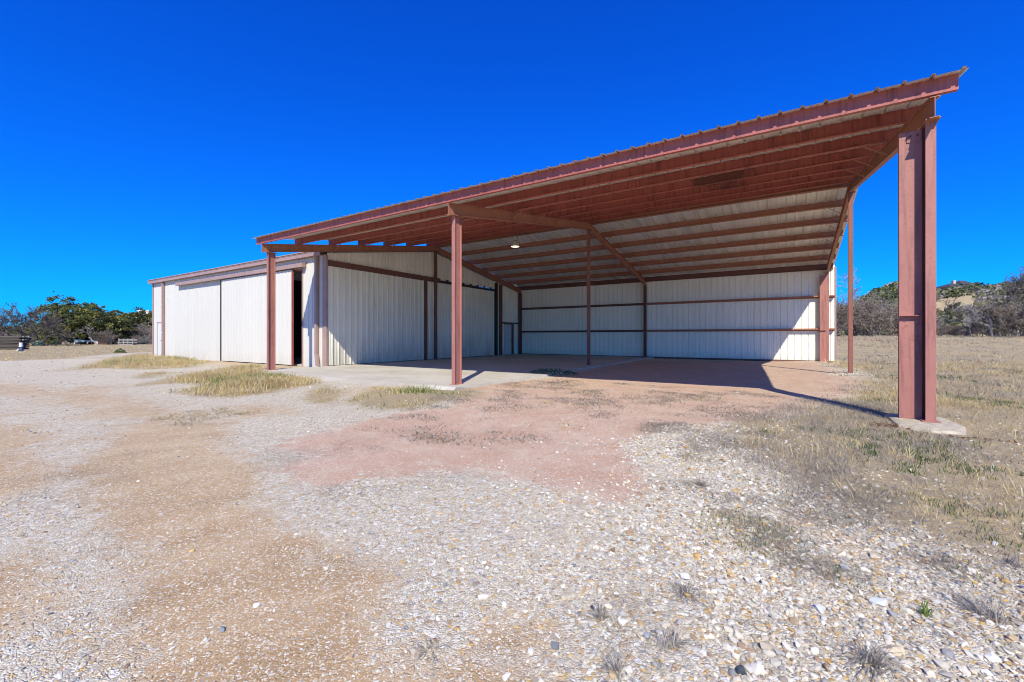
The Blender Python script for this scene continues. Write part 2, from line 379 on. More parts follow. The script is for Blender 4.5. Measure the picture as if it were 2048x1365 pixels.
def ground_mat():
    m, t, b = new_mat('gravel_dirt_and_dry_grass'); g = G(t); p = g.geo()
    zc = g.n('Attribute', attribute_name='tint').outputs['Color']
    sp = g.n('SeparateColor', {'Color': zc}).outputs; red, tan, fld = sp[0], sp[1], sp[2]
    flat = g.scale(p, (1, 1, .3))
    wob = g.n('VectorMath', {0: flat, 1: g.n('Vector' 'Math', {0: g.n('TexNoise', {'Vector': flat, 'Scale': 30.}).outputs['Color'], 1: (.018, .018, .0)}, operation='MULTIPLY').outputs[0]}, operation='ADD').outputs[0]
    v1 = g.vor(wob, 75); v2 = g.vor(wob, 36); v3 = g.vor(flat, 170); e1 = g.vor(wob, 75, 'DISTANCE_TO_EDGE'); e2 = g.vor(wob, 36, 'DISTANCE_TO_EDGE')
    def rnd(v): return g.n('SeparateColor', {'Color': v.outputs['Color']}).outputs
    stops = [(0, (.60, .54, .44)), (.3, (.68, .63, .54)), (.5, (.50, .44, .35)), (.62, (.55, .40, .24)), (.7, (.74, .71, .66)), (.84, (.34, .32, .31)), (.9, (.62, .42, .17)), (.94, (.40, .29, .20))]
    c1 = g.ramp(rnd(v1)[0], stops, 'CONSTANT'); c2 = g.ramp(rnd(v2)[0], stops, 'CONSTANT'); c3 = g.ramp(rnd(v3)[1], stops, 'CONSTANT')
    soil = g.mix(g.noise(flat, 3, 5, .6), (.44, .36, .265), (.55, .47, .37))
    fine = g.mix(.5, soil, c3)
    gap = g.mix(.3, fine, (.30, .23, .16))
    gv = g.mix(g.ramp(e1.outputs[0], [(.03, 0.), (.16, 1.)]), gap, c1)
    big = g.math('MULTIPLY', g.ramp(rnd(v2)[1], [(.45, 0.), (.47, 1.)]), g.ramp(e2.outputs[0], [(.03, 0.), (.09, 1.)]))
    gv = g.mix(big, gv, c2)
    # soil showing through the stones
    open_ = g.ramp(g.noise(flat, 1.3, 6, .68), [(.46, 0.), (.68, .42)])
    gv = g.mix(open_, gv, fine)
    # compacted tan dirt
    dirt = g.ramp(g.noise(g.scale(flat, (1, .6, 1)), 2.2, 7, .68), [(.22, (.27, .17, .085)), (.5, (.41, .275, .155)), (.78, (.51, .38, .245))])
    dirt = g.mix(g.math('MULTIPLY', g.ramp(rnd(v3)[0], [(.74, 0.), (.76, 1.)]), .8), dirt, c3)
    dirt = g.mix(g.math('MULTIPLY', g.ramp(rnd(v1)[1], [(.87, 0.), (.88, 1.)]), g.ramp(e1.outputs[0], [(.05, 0.), (.15, 1.)])), dirt, c1)
    # decomposed red granite
    rg = g.ramp(g.noise(flat, 1.1, 6, .65), [(.3, (.40, .24, .155)), (.5, (.47, .315, .23)), (.72, (.53, .39, .31))])
    rg = g.mix(.45, rg, g.ramp(rnd(v3)[2], [(0, (.50, .28, .20)), (.35, (.60, .42, .34)), (.6, (.30, .17, .12)), (.8, (.70, .58, .50)), (.93, (.25, .2, .18))], 'CONSTANT'))
    rg = g.mix(g.math('MULTIPLY', g.ramp(rnd(v1)[2], [(.9, 0.), (.91, 1.)]), .8), rg, c1)
    # thatch of the fields
    fl = g.ramp(g.noise(g.scale(p, (1, 1, .2)), .35, 7, .7), [(.28, (.34, .25, .15)), (.44, (.50, .39, .22)), (.58, (.41, .33, .22)), (.7, (.58, .46, .25)), (.82, (.32, .29, .15))])
    fl = g.mix(g.ramp(g.noise(flat, 16, 6, .75), [(.4, 0.), (.7, .6)]), fl, (.17, .13, .10))
    br = lambda k, s, a: g.ramp(g.math('ADD', k, g.math('MULTIPLY', g.math('SUBTRACT', g.noise(flat, s, 6, .7), .5), a)), [(.3, 0.), (.7, 1.)])
    rg = g.mix(g.ramp(g.noise(flat, 2.6, 7, .72), [(.48, 0.), (.7, .55)]), rg, fine)
    rg = g.mix(g.ramp(g.noise(flat, 1.7, 6, .7), [(.55, 0.), (.72, .5)]), rg, (.33, .24, .18))
    c = g.mix(br(tan, 5., 1.2), gv, dirt); c = g.mix(br(red, 4., 1.7), c, rg); c = g.mix(br(fld, 4., .9), c, fl)
    c = g.mix(1., c, (.93, .925, .89), 'MULTIPLY')
    g.set(b.inputs['Base Color'], c); b.inputs['Roughness'].default_value = .95; b.inputs['Specular IOR Level'].default_value = .15
    h = g.math('ADD', g.math('MULTIPLY', g.ramp(e1.outputs[0], [(0., 0.), (.35, 1.)]), .7), g.math('ADD', g.math('MULTIPLY', big, 1.2), g.math('MULTIPLY', v3.outputs['Distance'], .5)))
    h = g.math('MULTIPLY', h, g.math('SUBTRACT', 1., g.math('MULTIPLY', g.math('MAXIMUM', br(tan, 5., 1.1), br(red, 6., .9)), .7)))
    h = g.math('ADD', h, g.math('MULTIPLY', g.noise(flat, 7, 7, .75), 1.2))
    g.set(b.inputs['Normal'], g.bump(h, .65, .009))
    return m
M_GROUND = ground_mat()

# ------------------------------------------------------------------ the ground sheet
def make_ground():
    nr = 330; rr = .35 * (2200 / .35) ** (np.arange(nr) / (nr - 1))
    a0 = np.linspace(-R(70), R(70), 470); a1 = np.linspace(R(70), R(290), 60)[1:-1]
    aa = np.concatenate([a0, a1]); na = len(aa)
    ux = np.cos(aa) * FW[0] + np.sin(aa) * RT[0]; uy = np.cos(aa) * FW[1] + np.sin(aa) * RT[1]
    x = CAM.x + np.outer(rr, ux).ravel(); y = CAM.y + np.outer(rr, uy).ravel()
    x = np.append(x, CAM.x); y = np.append(y, CAM.y); z = ground_z(x, y)
    red, tan, fld = zones(x, y)
    i = np.arange(nr - 1)[:, None] * na; k = np.arange(na)[None, :]; k2 = (k + 1) % na
    q = np.stack([i + k, i + na + k, i + na + k2, i + k2], -1).reshape(-1, 4)
    t = np.concatenate([q[:, [0, 2, 1]], q[:, [0, 3, 2]], np.stack([np.full(na, nr * na), np.arange(na)[None, :].ravel(), ((np.arange(na) + 1) % na)], -1)[:, [0, 2, 1]]])
    me = mesh_np('ground', np.stack([x, y, z], 1), t, M_GROUND, np.stack([red, tan, fld], 1), True)
    link('ground', me, kind='structure')
make_ground()

# ------------------------------------------------------------------ concrete slab and footing
FX = (-9.0, .012, 9.096); SL = .1695; RIDGE = 9.115; YB = 18.25
def zb(y): return 4.41 + SL * (y if y <= RIDGE else 2 * RIDGE - y)     # underside of the rafters
RD, PD = .30, .25                                                       # rafter and purlin depth
def slab():
    r2 = random.Random(3); out = []; inn = []
    def add(x, y, ox, oy): inn.append((x, y, 0)); out.append((x + ox, y + oy, -.085))
    n = 26
    for i in range(n + 1):
        t = i / n; x = -9.45 + 9.9 * t
        yo = np.interp(x, [-9.45, -8.3, -6.7, -4.7, -1.6, -.6, .45], [-.3, -.5, -.85, -1.02, -1.08, -.8, -.45]) + r2.uniform(-.05, .05)
        yi = max(yo + .04, -.42 + r2.uniform(-.03, .03)) if x > -8.6 else yo + .05
        add(x, yi, r2.uniform(-.02, .02), yo - yi)
    for i in range(1, 26):
        y = -.4 + 18.8 * i / 26; add(.48 + r2.uniform(-.02, .05) + .16 * math.exp(-((y - 4.6) / 1.6) ** 2), y, .03, 0)
    add(.5, 18.36, .02, 0); add(-9.16, 18.36, 0, .02); add(-9.16, 2.3, 0, 0); add(-9.5, 1.2, -.03, 0)
    N = len(inn); v = inn + out + [(x, y, -.4) for x, y, z in out]
    f = [tuple(range(N))]
    for k in range(N): j = (k + 1) % N; f.append((k, N + k, N + j, j)); f.append((N + k, 2 * N + k, 2 * N + j, N + j))
    MB().add(v, f).part('concrete_slab', M_CONC, kind='structure')
slab()
ft = MB(); r3 = random.Random(5)
top = [(8.74, .62), (8.74, -.22), (9.0, -.36), (9.3, -.33), (9.36, .05), (9.33, .62)]
bot = [(8.66, .7), (8.64, -.5), (8.95, -.72), (9.32, -.66), (9.5, .0), (9.42, .7)]
N = len(top)
mid = [((a[0]*.35+b[0]*.65), (a[1]*.35+b[1]*.65)) for a, b in zip(top, bot)]
ft.add([(x, y, -.004) for x, y in top] + [(x, y, -.035 + r3.uniform(-.01, .01)) for x, y in mid] + [(x, y, -.12) for x, y in bot] + [(x, y, -.4) for x, y in bot],
       [tuple(range(N))[::-1]] + [(L*N+k, L*N+(k+1) % N, (L+1)*N+(k+1) % N, (L+1)*N+k) for L in range(3) for k in range(N)])
M_PAD = simple('rough_footing_concrete', (.50, .43, .33), .95, var=.5, scale=11)
o = ft.part('concrete_footing', M_PAD); o['label'] = 'rough concrete footing under the front right steel column'; o['category'] = 'footing'

# ------------------------------------------------------------------ corrugated panels
PITCH = .3048
def profile(w, first=-.05, deep=1.):
    pts = []; k = 0
    base = [(-.028, 0), (-.019, .046), (.019, .046), (.028, 0), (.095, 0), (.105, .006), (.125, .006), (.135, 0), (.17, 0), (.18, .006), (.2, .006), (.21, 0)]
    pts.append((first, 0)); c = 0.
    while c - .04 < first + w:
        for x, h in base:
            if first < c + x < first + w: pts.append((c + x, h * deep))
        c += PITCH
    pts.append((first + w, 0)); return pts
_pm = {}
def panel_mesh(w, mat, top, bottom=0., key=None):
    """ribbed sheet: x across, y outward, z from bottom to top (a number or a function of x)"""
    k = key or (round(w, 3), mat.name, round(top, 3) if not callable(top) else None, round(bottom, 3))
    if k in _pm: return _pm[k]
    P = profile(w, deep=.42 if mat is M_WHITE else .72 if mat is M_GALV else 1.); tf = top if callable(top) else (lambda x: top); n = len(P)
    v = [(x, h, bottom) for x, h in P] + [(x, h, tf(x)) for x, h in P]
    me = bpy.data.meshes.new('ribbed_panel'); me.from_pydata(v, [], [(i, i + 1, n + i + 1, n + i) for i in range(n - 1)]); me.update()
    me.materials.append(mat)
    if not callable(top): _pm[k] = me
    return me
def basis(o, x, y, z): return Matrix(((x[0], y[0], z[0], o[0]), (x[1], y[1], z[1], o[1]), (x[2], y[2], z[2], o[2]), (0, 0, 0, 1)))
def wall(parent, name, mat, start, tdir, ndir, length, top, bottom=0., wid=.9144):
    """a row of panels from start along tdir; top(s) gives the height at run s"""
    s = 0.; i = 0
    while s < length - .02:
        wd = min(wid, length - s)
        tt = (lambda x, s=s: top(s + x + .05)) if callable(top) else top
        me = panel_mesh(wd, mat, tt, bottom)
        off = .0012 * (i % 2)
        org = (start[0] + tdir[0] * (s + .05) + ndir[0] * off, start[1] + tdir[1] * (s + .05) + ndir[1] * off, start[2])
        link(name, me, basis(org, tdir, ndir, (0, 0, 1)), parent)
        s += wd; i += 1

# ------------------------------------------------------------------ the carport
CP = thing('carport', (0, 0, 0), 'open red steel carport with corrugated roof and white back wall beside the barn', 'carport')
# front columns
for i, x in enumerate(FX):
    m = MB(); m.ibeam_z(x, 0, .27, .115, .012, zb(0) - .014)
    c = m.part('column', M_COL, CP)
    if i == 2: c['label'] = 'large front right column with a bolted door jamb'
    MB().box(x - .1, x + .1, -.05, .32, -.002, .012).part('base_plate', M_COL, c)
    MB().box(x - .075, x + .085, -.1, .33, zb(0) - .014, zb(0) + .004).part('bearing_plate', M_RAFT, c)
# bolted door jambs beside the right-hand columns
for y0, zt, zg in ((.17, 4.37, .0), (17.97, 4.33, -.03)):
    m = MB(); m.box(8.775, 9.036, y0, y0 + .006, zg, zt); m.box(8.775, 8.781, y0 + .006, y0 + .075, zg, zt); m.box(9.03, 9.036, y0 + .006, y0 + .075, zg, zt)
    j = m.part('door_jamb', M_COL, CP)
    MB().box(8.785, 9.03, y0 - .07, y0 + .0, 1.56, 1.568).part('girt_clip', M_COL, j)
    if y0 < 1:
        MB().box(8.86, 9.02, y0 - .012, y0 - .001, 4.2, 4.36).part('bolt_plate', M_COL, j)
        for bx in (8.9, 8.98):
            MB().tube([(bx, y0 - .034, 4.29), (bx, y0 - .01, 4.29)], .014, 6).part('bolt', M_DARK, j)
# back columns
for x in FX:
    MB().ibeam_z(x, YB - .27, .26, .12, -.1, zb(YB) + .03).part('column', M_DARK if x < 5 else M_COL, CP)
# ridge props
M_PROP = steel('dark_red_prop_steel', (.225, .085, .062), 1., .6, 1.4, (.10, .035, .022))
for x, zg in zip(FX, (0, 0, .0)):
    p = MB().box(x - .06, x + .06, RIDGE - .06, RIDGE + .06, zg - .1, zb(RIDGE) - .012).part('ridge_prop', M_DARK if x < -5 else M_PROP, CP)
    MB().box(x - .12, x + .12, RIDGE - .1, RIDGE + .1, zb(RIDGE) - .012, zb(RIDGE) - .001).part('cap_plate', M_DARK, p)
    if x < 5: MB().box(x - .12, x + .12, RIDGE - .12, RIDGE + .12, zg + .001, zg + .012).part('base_plate', M_DARK, p)
# rafters
for x in FX:
    MB().rafter(x, -.21, RIDGE, zb, RD, .11).part('rafter', M_RAFT, CP)
    MB().rafter(x, RIDGE, YB + .02, zb, RD, .11).part('rafter', M_RAFT, CP)
# purlins (Z sections): two lapped lengths each
XL, XR = -9.42, 9.34
def zpurlin(x0, x1, y, front, t=.005, fl=.065):
    zl = zb(y) + RD; m = MB(); s = 1 if front else -1
    def slopebox(ya, yb, lo, hi):
        za, zb_ = zb(ya) + RD, zb(yb) + RD
        m.hexa([(x0,ya,za+lo),(x0,yb,zb_+lo),(x0,yb,zb_+hi),(x0,ya,za+hi)], [(x1,ya,za+lo),(x1,yb,zb_+lo),(x1,yb,zb_+hi),(x1,ya,za+hi)])
    m.hexa([(x0,y,zl),(x0,y+t,zl),(x0,y+t,zl+PD),(x0,y,zl+PD)], [(x1,y,zl),(x1,y+t,zl),(x1,y+t,zl+PD),(x1,y,zl+PD)])
    slopebox(y + t, y + fl, PD - t, PD); slopebox(y - fl, y, 0, t)
    za = zb(y - fl) + RD; q = y - fl
    m.hexa([(x0,q,za),(x0,q,za+t),(x0,q-.016,za+.022),(x0,q-.019,za+.018)], [(x1,q,za),(x1,q,za+t),(x1,q-.016,za+.022),(x1,q-.019,za+.018)])
    return m
FRONT_P = (1.30, 2.82, 4.33, 5.83, 7.33, 8.83)
BACK_P = tuple(2 * RIDGE - y for y in FRONT_P)
for fr, ys in ((True, FRONT_P), (False, BACK_P)):
    for y in ys:
        if not fr: y = y - .01
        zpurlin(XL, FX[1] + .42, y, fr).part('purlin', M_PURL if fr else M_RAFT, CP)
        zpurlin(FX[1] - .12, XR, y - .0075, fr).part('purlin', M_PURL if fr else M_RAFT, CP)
# eave struts front and back
YE = -.19
for xa, xb_ in ((XL, FX[1] - .06), (FX[1] - .056, XR)):
    z = zb(YE) + RD + .03; m = MB()
    m.box(xa, xb_, YE, YE + .006, z, z + PD); m.box(xa, xb_, YE + .006, YE + .075, z, z + .005); m.box(xa, xb_, YE + .006, YE + .075, z + PD + .006, z + PD + .011)
    m.part('eave_strut', M_FASC, CP)
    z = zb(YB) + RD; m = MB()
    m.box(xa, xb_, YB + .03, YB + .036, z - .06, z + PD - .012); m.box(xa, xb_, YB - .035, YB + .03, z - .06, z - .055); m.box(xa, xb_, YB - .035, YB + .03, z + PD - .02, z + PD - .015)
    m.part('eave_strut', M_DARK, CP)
# flange braces from the rafters up to the purlins
for x, s in ((FX[0], 1), (FX[1], 1), (FX[2], -1)):
    for y in (2.82, 4.33, 5.83, BACK_P[4], BACK_P[3], BACK_P[2]):
        MB().bar((x + s * .03, y - .02, zb(y) + .02), (x + s * .62, y - .02, zb(y) + RD + .12), .05, .008).part('flange_brace', M_RAFT, CP)
# roof sheets
c_, s_ = math.cos(math.atan(SL)), math.sin(math.atan(SL))
YF0, YR0 = -.335, RIDGE - .02
zroof = lambda y: zb(y) + RD + PD + .004
Lf = (YR0 - YF0) / c_
def roof_sheet(i, front):
    wd = .9144 if i < 20 else .61
    if front: return panel_mesh(wd, M_GALV, Lf), basis((9.36 - .9144 * i, YF0, zroof(YF0)), (-1, 0, 0), (0, -s_, c_), (0, c_, s_))
    yb_ = 2 * RIDGE - YF0
    x0 = 9.36 - .9144 * i - wd + .1
    return panel_mesh(wd, M_GALV, Lf), basis((x0, yb_, zroof(yb_)), (1, 0, 0), (0, s_, c_), (0, -c_, s_))
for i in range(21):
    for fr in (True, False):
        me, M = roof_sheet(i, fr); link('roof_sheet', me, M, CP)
zr = zroof(RIDGE); m = MB()
for s in (-1, 1):
    a, b2 = RIDGE, RIDGE + s * .24
    m.hexa([(XL-.05,a,zr+.034),(XL-.05,b2,zr-.006),(XL-.05,b2,zr-.004),(XL-.05,a,zr+.037)], [(XR+.05,a,zr+.034),(XR+.05,b2,zr-.006),(XR+.05,b2,zr-.004),(XR+.05,a,zr+.037)])
m.part('ridge_cap', M_TRIM, CP)
# back wall
wall(CP, 'wall_panel', M_BACK, (-9.12, YB + .045, -.06), (1, 0, 0), (0, 1, 0), 18.53, 4.95 - .02, 0)
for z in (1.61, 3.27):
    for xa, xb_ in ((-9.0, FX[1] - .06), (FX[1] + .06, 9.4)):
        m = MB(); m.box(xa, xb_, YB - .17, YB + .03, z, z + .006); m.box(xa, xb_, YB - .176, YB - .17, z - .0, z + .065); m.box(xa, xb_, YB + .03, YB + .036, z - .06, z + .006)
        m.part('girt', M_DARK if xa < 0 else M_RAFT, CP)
MB().box(-9.0, 9.4, YB - .03, YB + .035, -.08, .03).part('base_angle', M_DARK, CP)
m = MB(); m.box(9.405, 9.475, YB + .02, YB + .09, -.06, 4.7); m.box(9.405, 9.475, YB - .1, YB + .018, -.06, 4.7)
MB().box(9.412, 9.47, YB + .012, YB + .098, -.06, 4.78).part('corner_trim', M_TRIM, CP)

# ------------------------------------------------------------------ the barn
BX0, BX1, BY0, BY1 = -27.85, -9.16, 2.54, YB + .09
BN = thing('metal_barn', (BX0, BY0, 0), 'long white corrugated metal barn with brown trim and sliding doors left of the carport', 'barn')
def zt(y): return 4.80 + SL * ((y - BY0) if y <= RIDGE else (2 * RIDGE - y - BY0))    # wall head under the roof
# front wall: fixed panels, header above the opening
wall(BN, 'wall_panel', M_WHITE, (-18.0, BY0, -.08), (-1, 0, 0), (0, -1, 0), 9.83, 4.84)
wall(BN, 'wall_panel', M_WHITE, (BX1 - .02, BY0, -.08), (-1, 0, 0), (0, -1, 0), 1.68, 4.84)
wall(BN, 'wall_panel', M_WHITE, (-10.86, BY0, 4.30), (-1, 0, 0), (0, -1, 0), 7.14, .46)
wall(BN, 'wall_panel', M_WHITE, (BX0, BY0 + .1, -.08), (0, 1, 0), (-1, 0, 0), BY1 - BY0 - .1, lambda s: zt(BY0 + .1 + s) + .1)
wall(BN, 'wall_panel', M_WHITE, (BX0, BY1, -.08), (1, 0, 0), (0, 1, 0), BX1 - BX0 - .05, 4.75)
MB().box(BX0 + .1, BX1 - .06, BY0 + .15, BY1 - .1, -.2, -.015).part('floor', M_CONC, BN)
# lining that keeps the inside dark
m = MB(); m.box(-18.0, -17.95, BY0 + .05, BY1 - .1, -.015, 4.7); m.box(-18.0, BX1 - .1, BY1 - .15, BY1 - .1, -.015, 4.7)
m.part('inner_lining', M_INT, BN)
# end wall towards the carport
ex = BX1
wall(BN, 'end_panel', M_CREAM, (ex, 15.3, 0), (0, -1, 0), (1, 0, 0), 15.3 - BY0 - .03, lambda s: zt(15.3 - s) + .02, 4.45)
wall(BN, 'end_panel', M_BACK, (ex, 17.98, 0), (0, -1, 0), (1, 0, 0), 17.98 - 17.2, lambda s: zt(17.98 - s) + .24, 0)
wall(BN, 'end_panel', M_BACK, (ex, 17.2, 0), (0, -1, 0), (1, 0, 0), 1.02, lambda s: zt(17.2 - s) + .24, 2.15)
wall(BN, 'end_panel', M_BACK, (ex, 16.18, 0), (0, -1, 0), (1, 0, 0), 16.18 - 15.0, lambda s: zt(16.18 - s) + .24, 0)
# sliding leaves on the end wall
def leaf(parent, name, mat, start, tdir, ndir, length, top, edge, label=None, inner=None):
    M = Matrix.Translation(start)
    o = MB(); p0 = Vector(start); t = Vector(tdir); n = Vector(ndir)
    for a in (0, length - .05):
        q = p0 + t * a; r = q + t * .05
        lo, hi = (q - n * .04), (r - n * .002)
        o.box(min(lo.x, hi.x), max(lo.x, hi.x), min(lo.y, hi.y), max(lo.y, hi.y), .03 + p0.z, top + p0.z)
    e = o.part(name, edge, parent)
    if label: e['label'] = label
    wall(e, 'door_panel', mat, start, tdir, ndir, length, top, .02)
    return e
leaf(BN, 'sliding_door', M_CREAM, (ex + .035, 8.33, 0), (0, -1, 0), (1, 0, 0), 8.33 - BY0 - .04, 4.28, M_DARK, 'cream sliding leaf by the front corner')
leaf(BN, 'sliding_door', M_CREAM, (ex + .035, 14.95, 0), (0, -1, 0), (1, 0, 0), 14.95 - 8.62, 4.28, M_DARK, 'cream sliding leaf streaked with grey dirt')
MB().box(ex + .02, ex + .09, 8.34, 8.56, 0, 4.27).part('door_post', M_DARK, BN)
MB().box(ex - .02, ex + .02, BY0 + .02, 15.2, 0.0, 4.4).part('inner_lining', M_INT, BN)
tr = MB().box(ex + .045, ex + .10, BY0 + .06, 9.6, 4.27, 4.52).part('door_track', M_DARK, BN)
MB().box(ex + .045, ex + .09, 9.602, 15.0, 4.30, 4.42).part('rail', M_BLK, tr)
for k in range(7):
    y = 10.2 + k * .72; MB().box(ex + .05, ex + .12, y - .06, y + .06, 4.36, 4.50).part('roller', M_BLK, tr)
MB().box(ex + .02, ex + .12, 15.06, 15.28, 0, zt(15.2) - .02).part('post', M_BLK, BN)
MB().box(ex + .02, ex + .16, 15.5, 15.78, 0, zt(15.6) - .02).part('post', M_DARK, BN)
MB().box(ex + .035, ex + .12, 15.8, 17.95, 2.16, 2.26).part('girt', M_DARK, BN)
dr = MB().box(ex - .01, ex + .03, 16.22, 17.12, .01, 2.11).part('door', M_DOORW, BN, label='white walk door at the back of the carport')
MB().box(ex - .01, ex + .05, 17.125, 17.4, .0, 2.15).part('door_frame', M_DARK, dr)
MB().tube([(ex + .03, 17.03, 1.0), (ex + .09, 17.03, 1.0)], .03, 8).part('handle', M_DARK, dr)
# corner trim, gutter, downspouts, door hood
MB().box(-9.37, -9.085, BY0 - .045, BY0 + .03, -.03, 4.72).part('corner_trim', M_TRIM, BN)
MB().box(BX0 - .04, BX0 + .12, BY0 - .04, BY0 + .09, -.06, 4.72).part('corner_trim', M_TRIM, BN)
g_ = MB(); x0, x1 = -28.05, -9.3
g_.box(x0, x1, BY0 - .22, BY0 - .2, 4.72, 4.88); g_.box(x0, x1, BY0 - .2, BY0 - .035, 4.71, 4.73); g_.box(x0, x1, BY0 - .235, BY0 - .2, 4.88, 4.90)
g_.part('gutter', M_TRIM, BN)
MB().box(x0 - .02, x1, BY0 - .245, BY0 + .06, 4.925, 4.965).part('eave_trim', M_TRIM, BN)
def spout(x, bent):
    m = MB(); y1 = BY0 - .035
    m.box(x - .075, x + .075, y1 - .11, y1, .5 if bent else .18, 4.71)
    m.hexa([(x-.075,y1-.11,.5 if bent else .18),(x+.075,y1-.11,.5 if bent else .18),(x+.075,y1,.5 if bent else .18),(x-.075,y1,.5 if bent else .18)],
           [(x+(.1 if bent else -.075),y1-.18,0.0),(x+(.24 if bent else .075),y1-.18,0.0),(x+(.24 if bent else .075),y1-.06,0),(x+(.1 if bent else -.075),y1-.06,0)])
    d = m.part('downspout', M_TRIM, BN, label='dented downspout at the carport corner' if bent else 'straight downspout beside the far walk door')
    if not bent:
        for z in (1.5, 3.3): MB().box(x - .1, x + .1, y1 - .118, y1 - .111, z, z + .03).part('strap', M_WPL, d)
spout(-9.72, True); spout(-26.0, False)
hd = MB()
hd.hexa([(-23.75,BY0-.05,4.55),(-23.75,BY0-.24,4.50),(-23.75,BY0-.24,4.32),(-23.75,BY0-.05,4.32)], [(-10.58,BY0-.05,4.55),(-10.58,BY0-.24,4.50),(-10.58,BY0-.24,4.32),(-10.58,BY0-.05,4.32)])
hd.part('door_hood', M_TRIM, BN)
sdr = leaf(BN, 'sliding_door', M_WHITE, (-11.5, BY0 - .12, -.05), (-1, 0, 0), (0, -1, 0), 6.68, 4.33, M_FASC, 'white sliding front door left slightly open')
MB().box(-11.498, -11.44, BY0 - .165, BY0 - .09, -.04, 4.27).part('edge_trim', M_FASC, sdr)
MB().box(-18.235, -18.185, BY0 - .165, BY0 - .04, -.04, 4.28).part('edge_trim', M_BLK, sdr)
MB().box(-10.9, -10.84, BY0 - .035, BY0 + .05, -.05, 4.31).part('door_jamb', M_TRIM, BN)
MB().box(-17.9, -10.9, BY0 + .04, BY0 + .07, 4.22, 4.31).part('door_header', M_RAFT, BN)
wd_ = MB().box(-26.98, -26.19, BY0 - .05, BY0 - .036, .0, 2.12).part('door', M_DOORW, BN, label='white walk door at the far left corner')
m = MB(); m.box(-27.05, -26.985, BY0 - .06, BY0 - .036, 0, 2.18); m.box(-27.05, -26.12, BY0 - .06, BY0 - .036, 2.125, 2.19); m.part('door_frame', M_TRIM, wd_)
MB().tube([(-26.28, BY0 - .05, 1.0), (-26.28, BY0 - .11, 1.0)], .035, 8).part('handle', M_DARK, wd_)
# roof of the barn, below the carport rafters
Lb = (RIDGE + .0 - (BY0 - .2)) / c_
nb = 20; bw = (BX1 - .0 - BX0 + .2) / nb
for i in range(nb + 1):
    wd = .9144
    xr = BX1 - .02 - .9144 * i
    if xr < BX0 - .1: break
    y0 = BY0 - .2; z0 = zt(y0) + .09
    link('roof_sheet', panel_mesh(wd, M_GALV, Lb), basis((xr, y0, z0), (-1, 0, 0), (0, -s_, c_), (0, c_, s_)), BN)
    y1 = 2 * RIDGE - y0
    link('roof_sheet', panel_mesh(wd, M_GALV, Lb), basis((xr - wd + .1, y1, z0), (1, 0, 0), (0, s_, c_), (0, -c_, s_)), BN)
# leaves and grit blown against the wall foot are part of the ground cover below

# ------------------------------------------------------------------ hanging lamp
lx, ly = -3.6, 8.8
LP = thing('hanging_lamp', (lx, ly, 5.55), 'lit bell shaped high bay lamp hanging from the carport roof', 'lamp')
MB().lathe([(.195, 5.56), (.19, 5.60), (.165, 5.68), (.125, 5.76), (.08, 5.81), (.07, 5.83), (.0, 5.83)], 24, (lx, ly, 0)).part('reflector', M_ALU, LP)
MB().lathe([(.0, 5.565), (.1, 5.562), (.188, 5.57)], 24, (lx, ly, 0)).part('lens', M_LENS, LP)
MB().lathe([(.0, 5.84), (.07, 5.84), (.12, 5.87), (.13, 5.95), (.125, 6.03), (.07, 6.06), (.0, 6.06)], 18, (lx, ly, 0)).part('ballast_housing', M_GREYM, LP)
MB().tube([(lx, ly, 6.05), (lx, ly, 6.15), (lx, ly + .03, 6.205)], .012, 6).part('hook', M_DARK, LP)

# ------------------------------------------------------------------ gravel
ICO_V = np.array([(0,0,1),(.894,0,.447),(.276,.851,.447),(-.724,.526,.447),(-.724,-.526,.447),(.276,-.851,.447),(.724,.526,-.447),(-.276,.851,-.447),(-.894,0,-.447),(-.276,-.851,-.447),(.724,-.526,-.447),(0,0,-1)])
ICO_F = np.array([(0,1,2),(0,2,3),(0,3,4),(0,4,5),(0,5,1),(1,6,2),(2,7,3),(3,8,4),(4,9,5),(5,10,1),(6,7,2),(7,8,3),(8,9,4),(9,10,5),(10,6,1),(11,7,6),(11,8,7),(11,9,8),(11,10,9),(11,6,10)])
OCT_V = np.array([(1,0,0),(0,1,0),(-1,0,0),(0,-1,0),(.1,.1,.8),(0,0,-.8)]); OCT_F = np.array([(0,1,4),(1,2,4),(2,3,4),(3,0,4),(1,0,5),(2,1,5),(3,2,5),(0,3,5)])
PAL = np.array([(.64,.58,.48),(.70,.65,.56),(.76,.73,.68),(.55,.48,.38),(.54,.40,.25),(.63,.42,.17),(.33,.33,.34),(.38,.27,.19),(.48,.46,.44)])
PALP = np.array([.24,.17,.17,.12,.09,.045,.045,.055,.065])
def wedge(n, d0, d1):
    d = np.sqrt(rng.uniform(d0 * d0, d1 * d1, n)); k = rng.uniform(-1.32, 1.32, n)
    return CAM.x + d * (FW[0] + k * RT[0]), CAM.y + d * (FW[1] + k * RT[1]), d
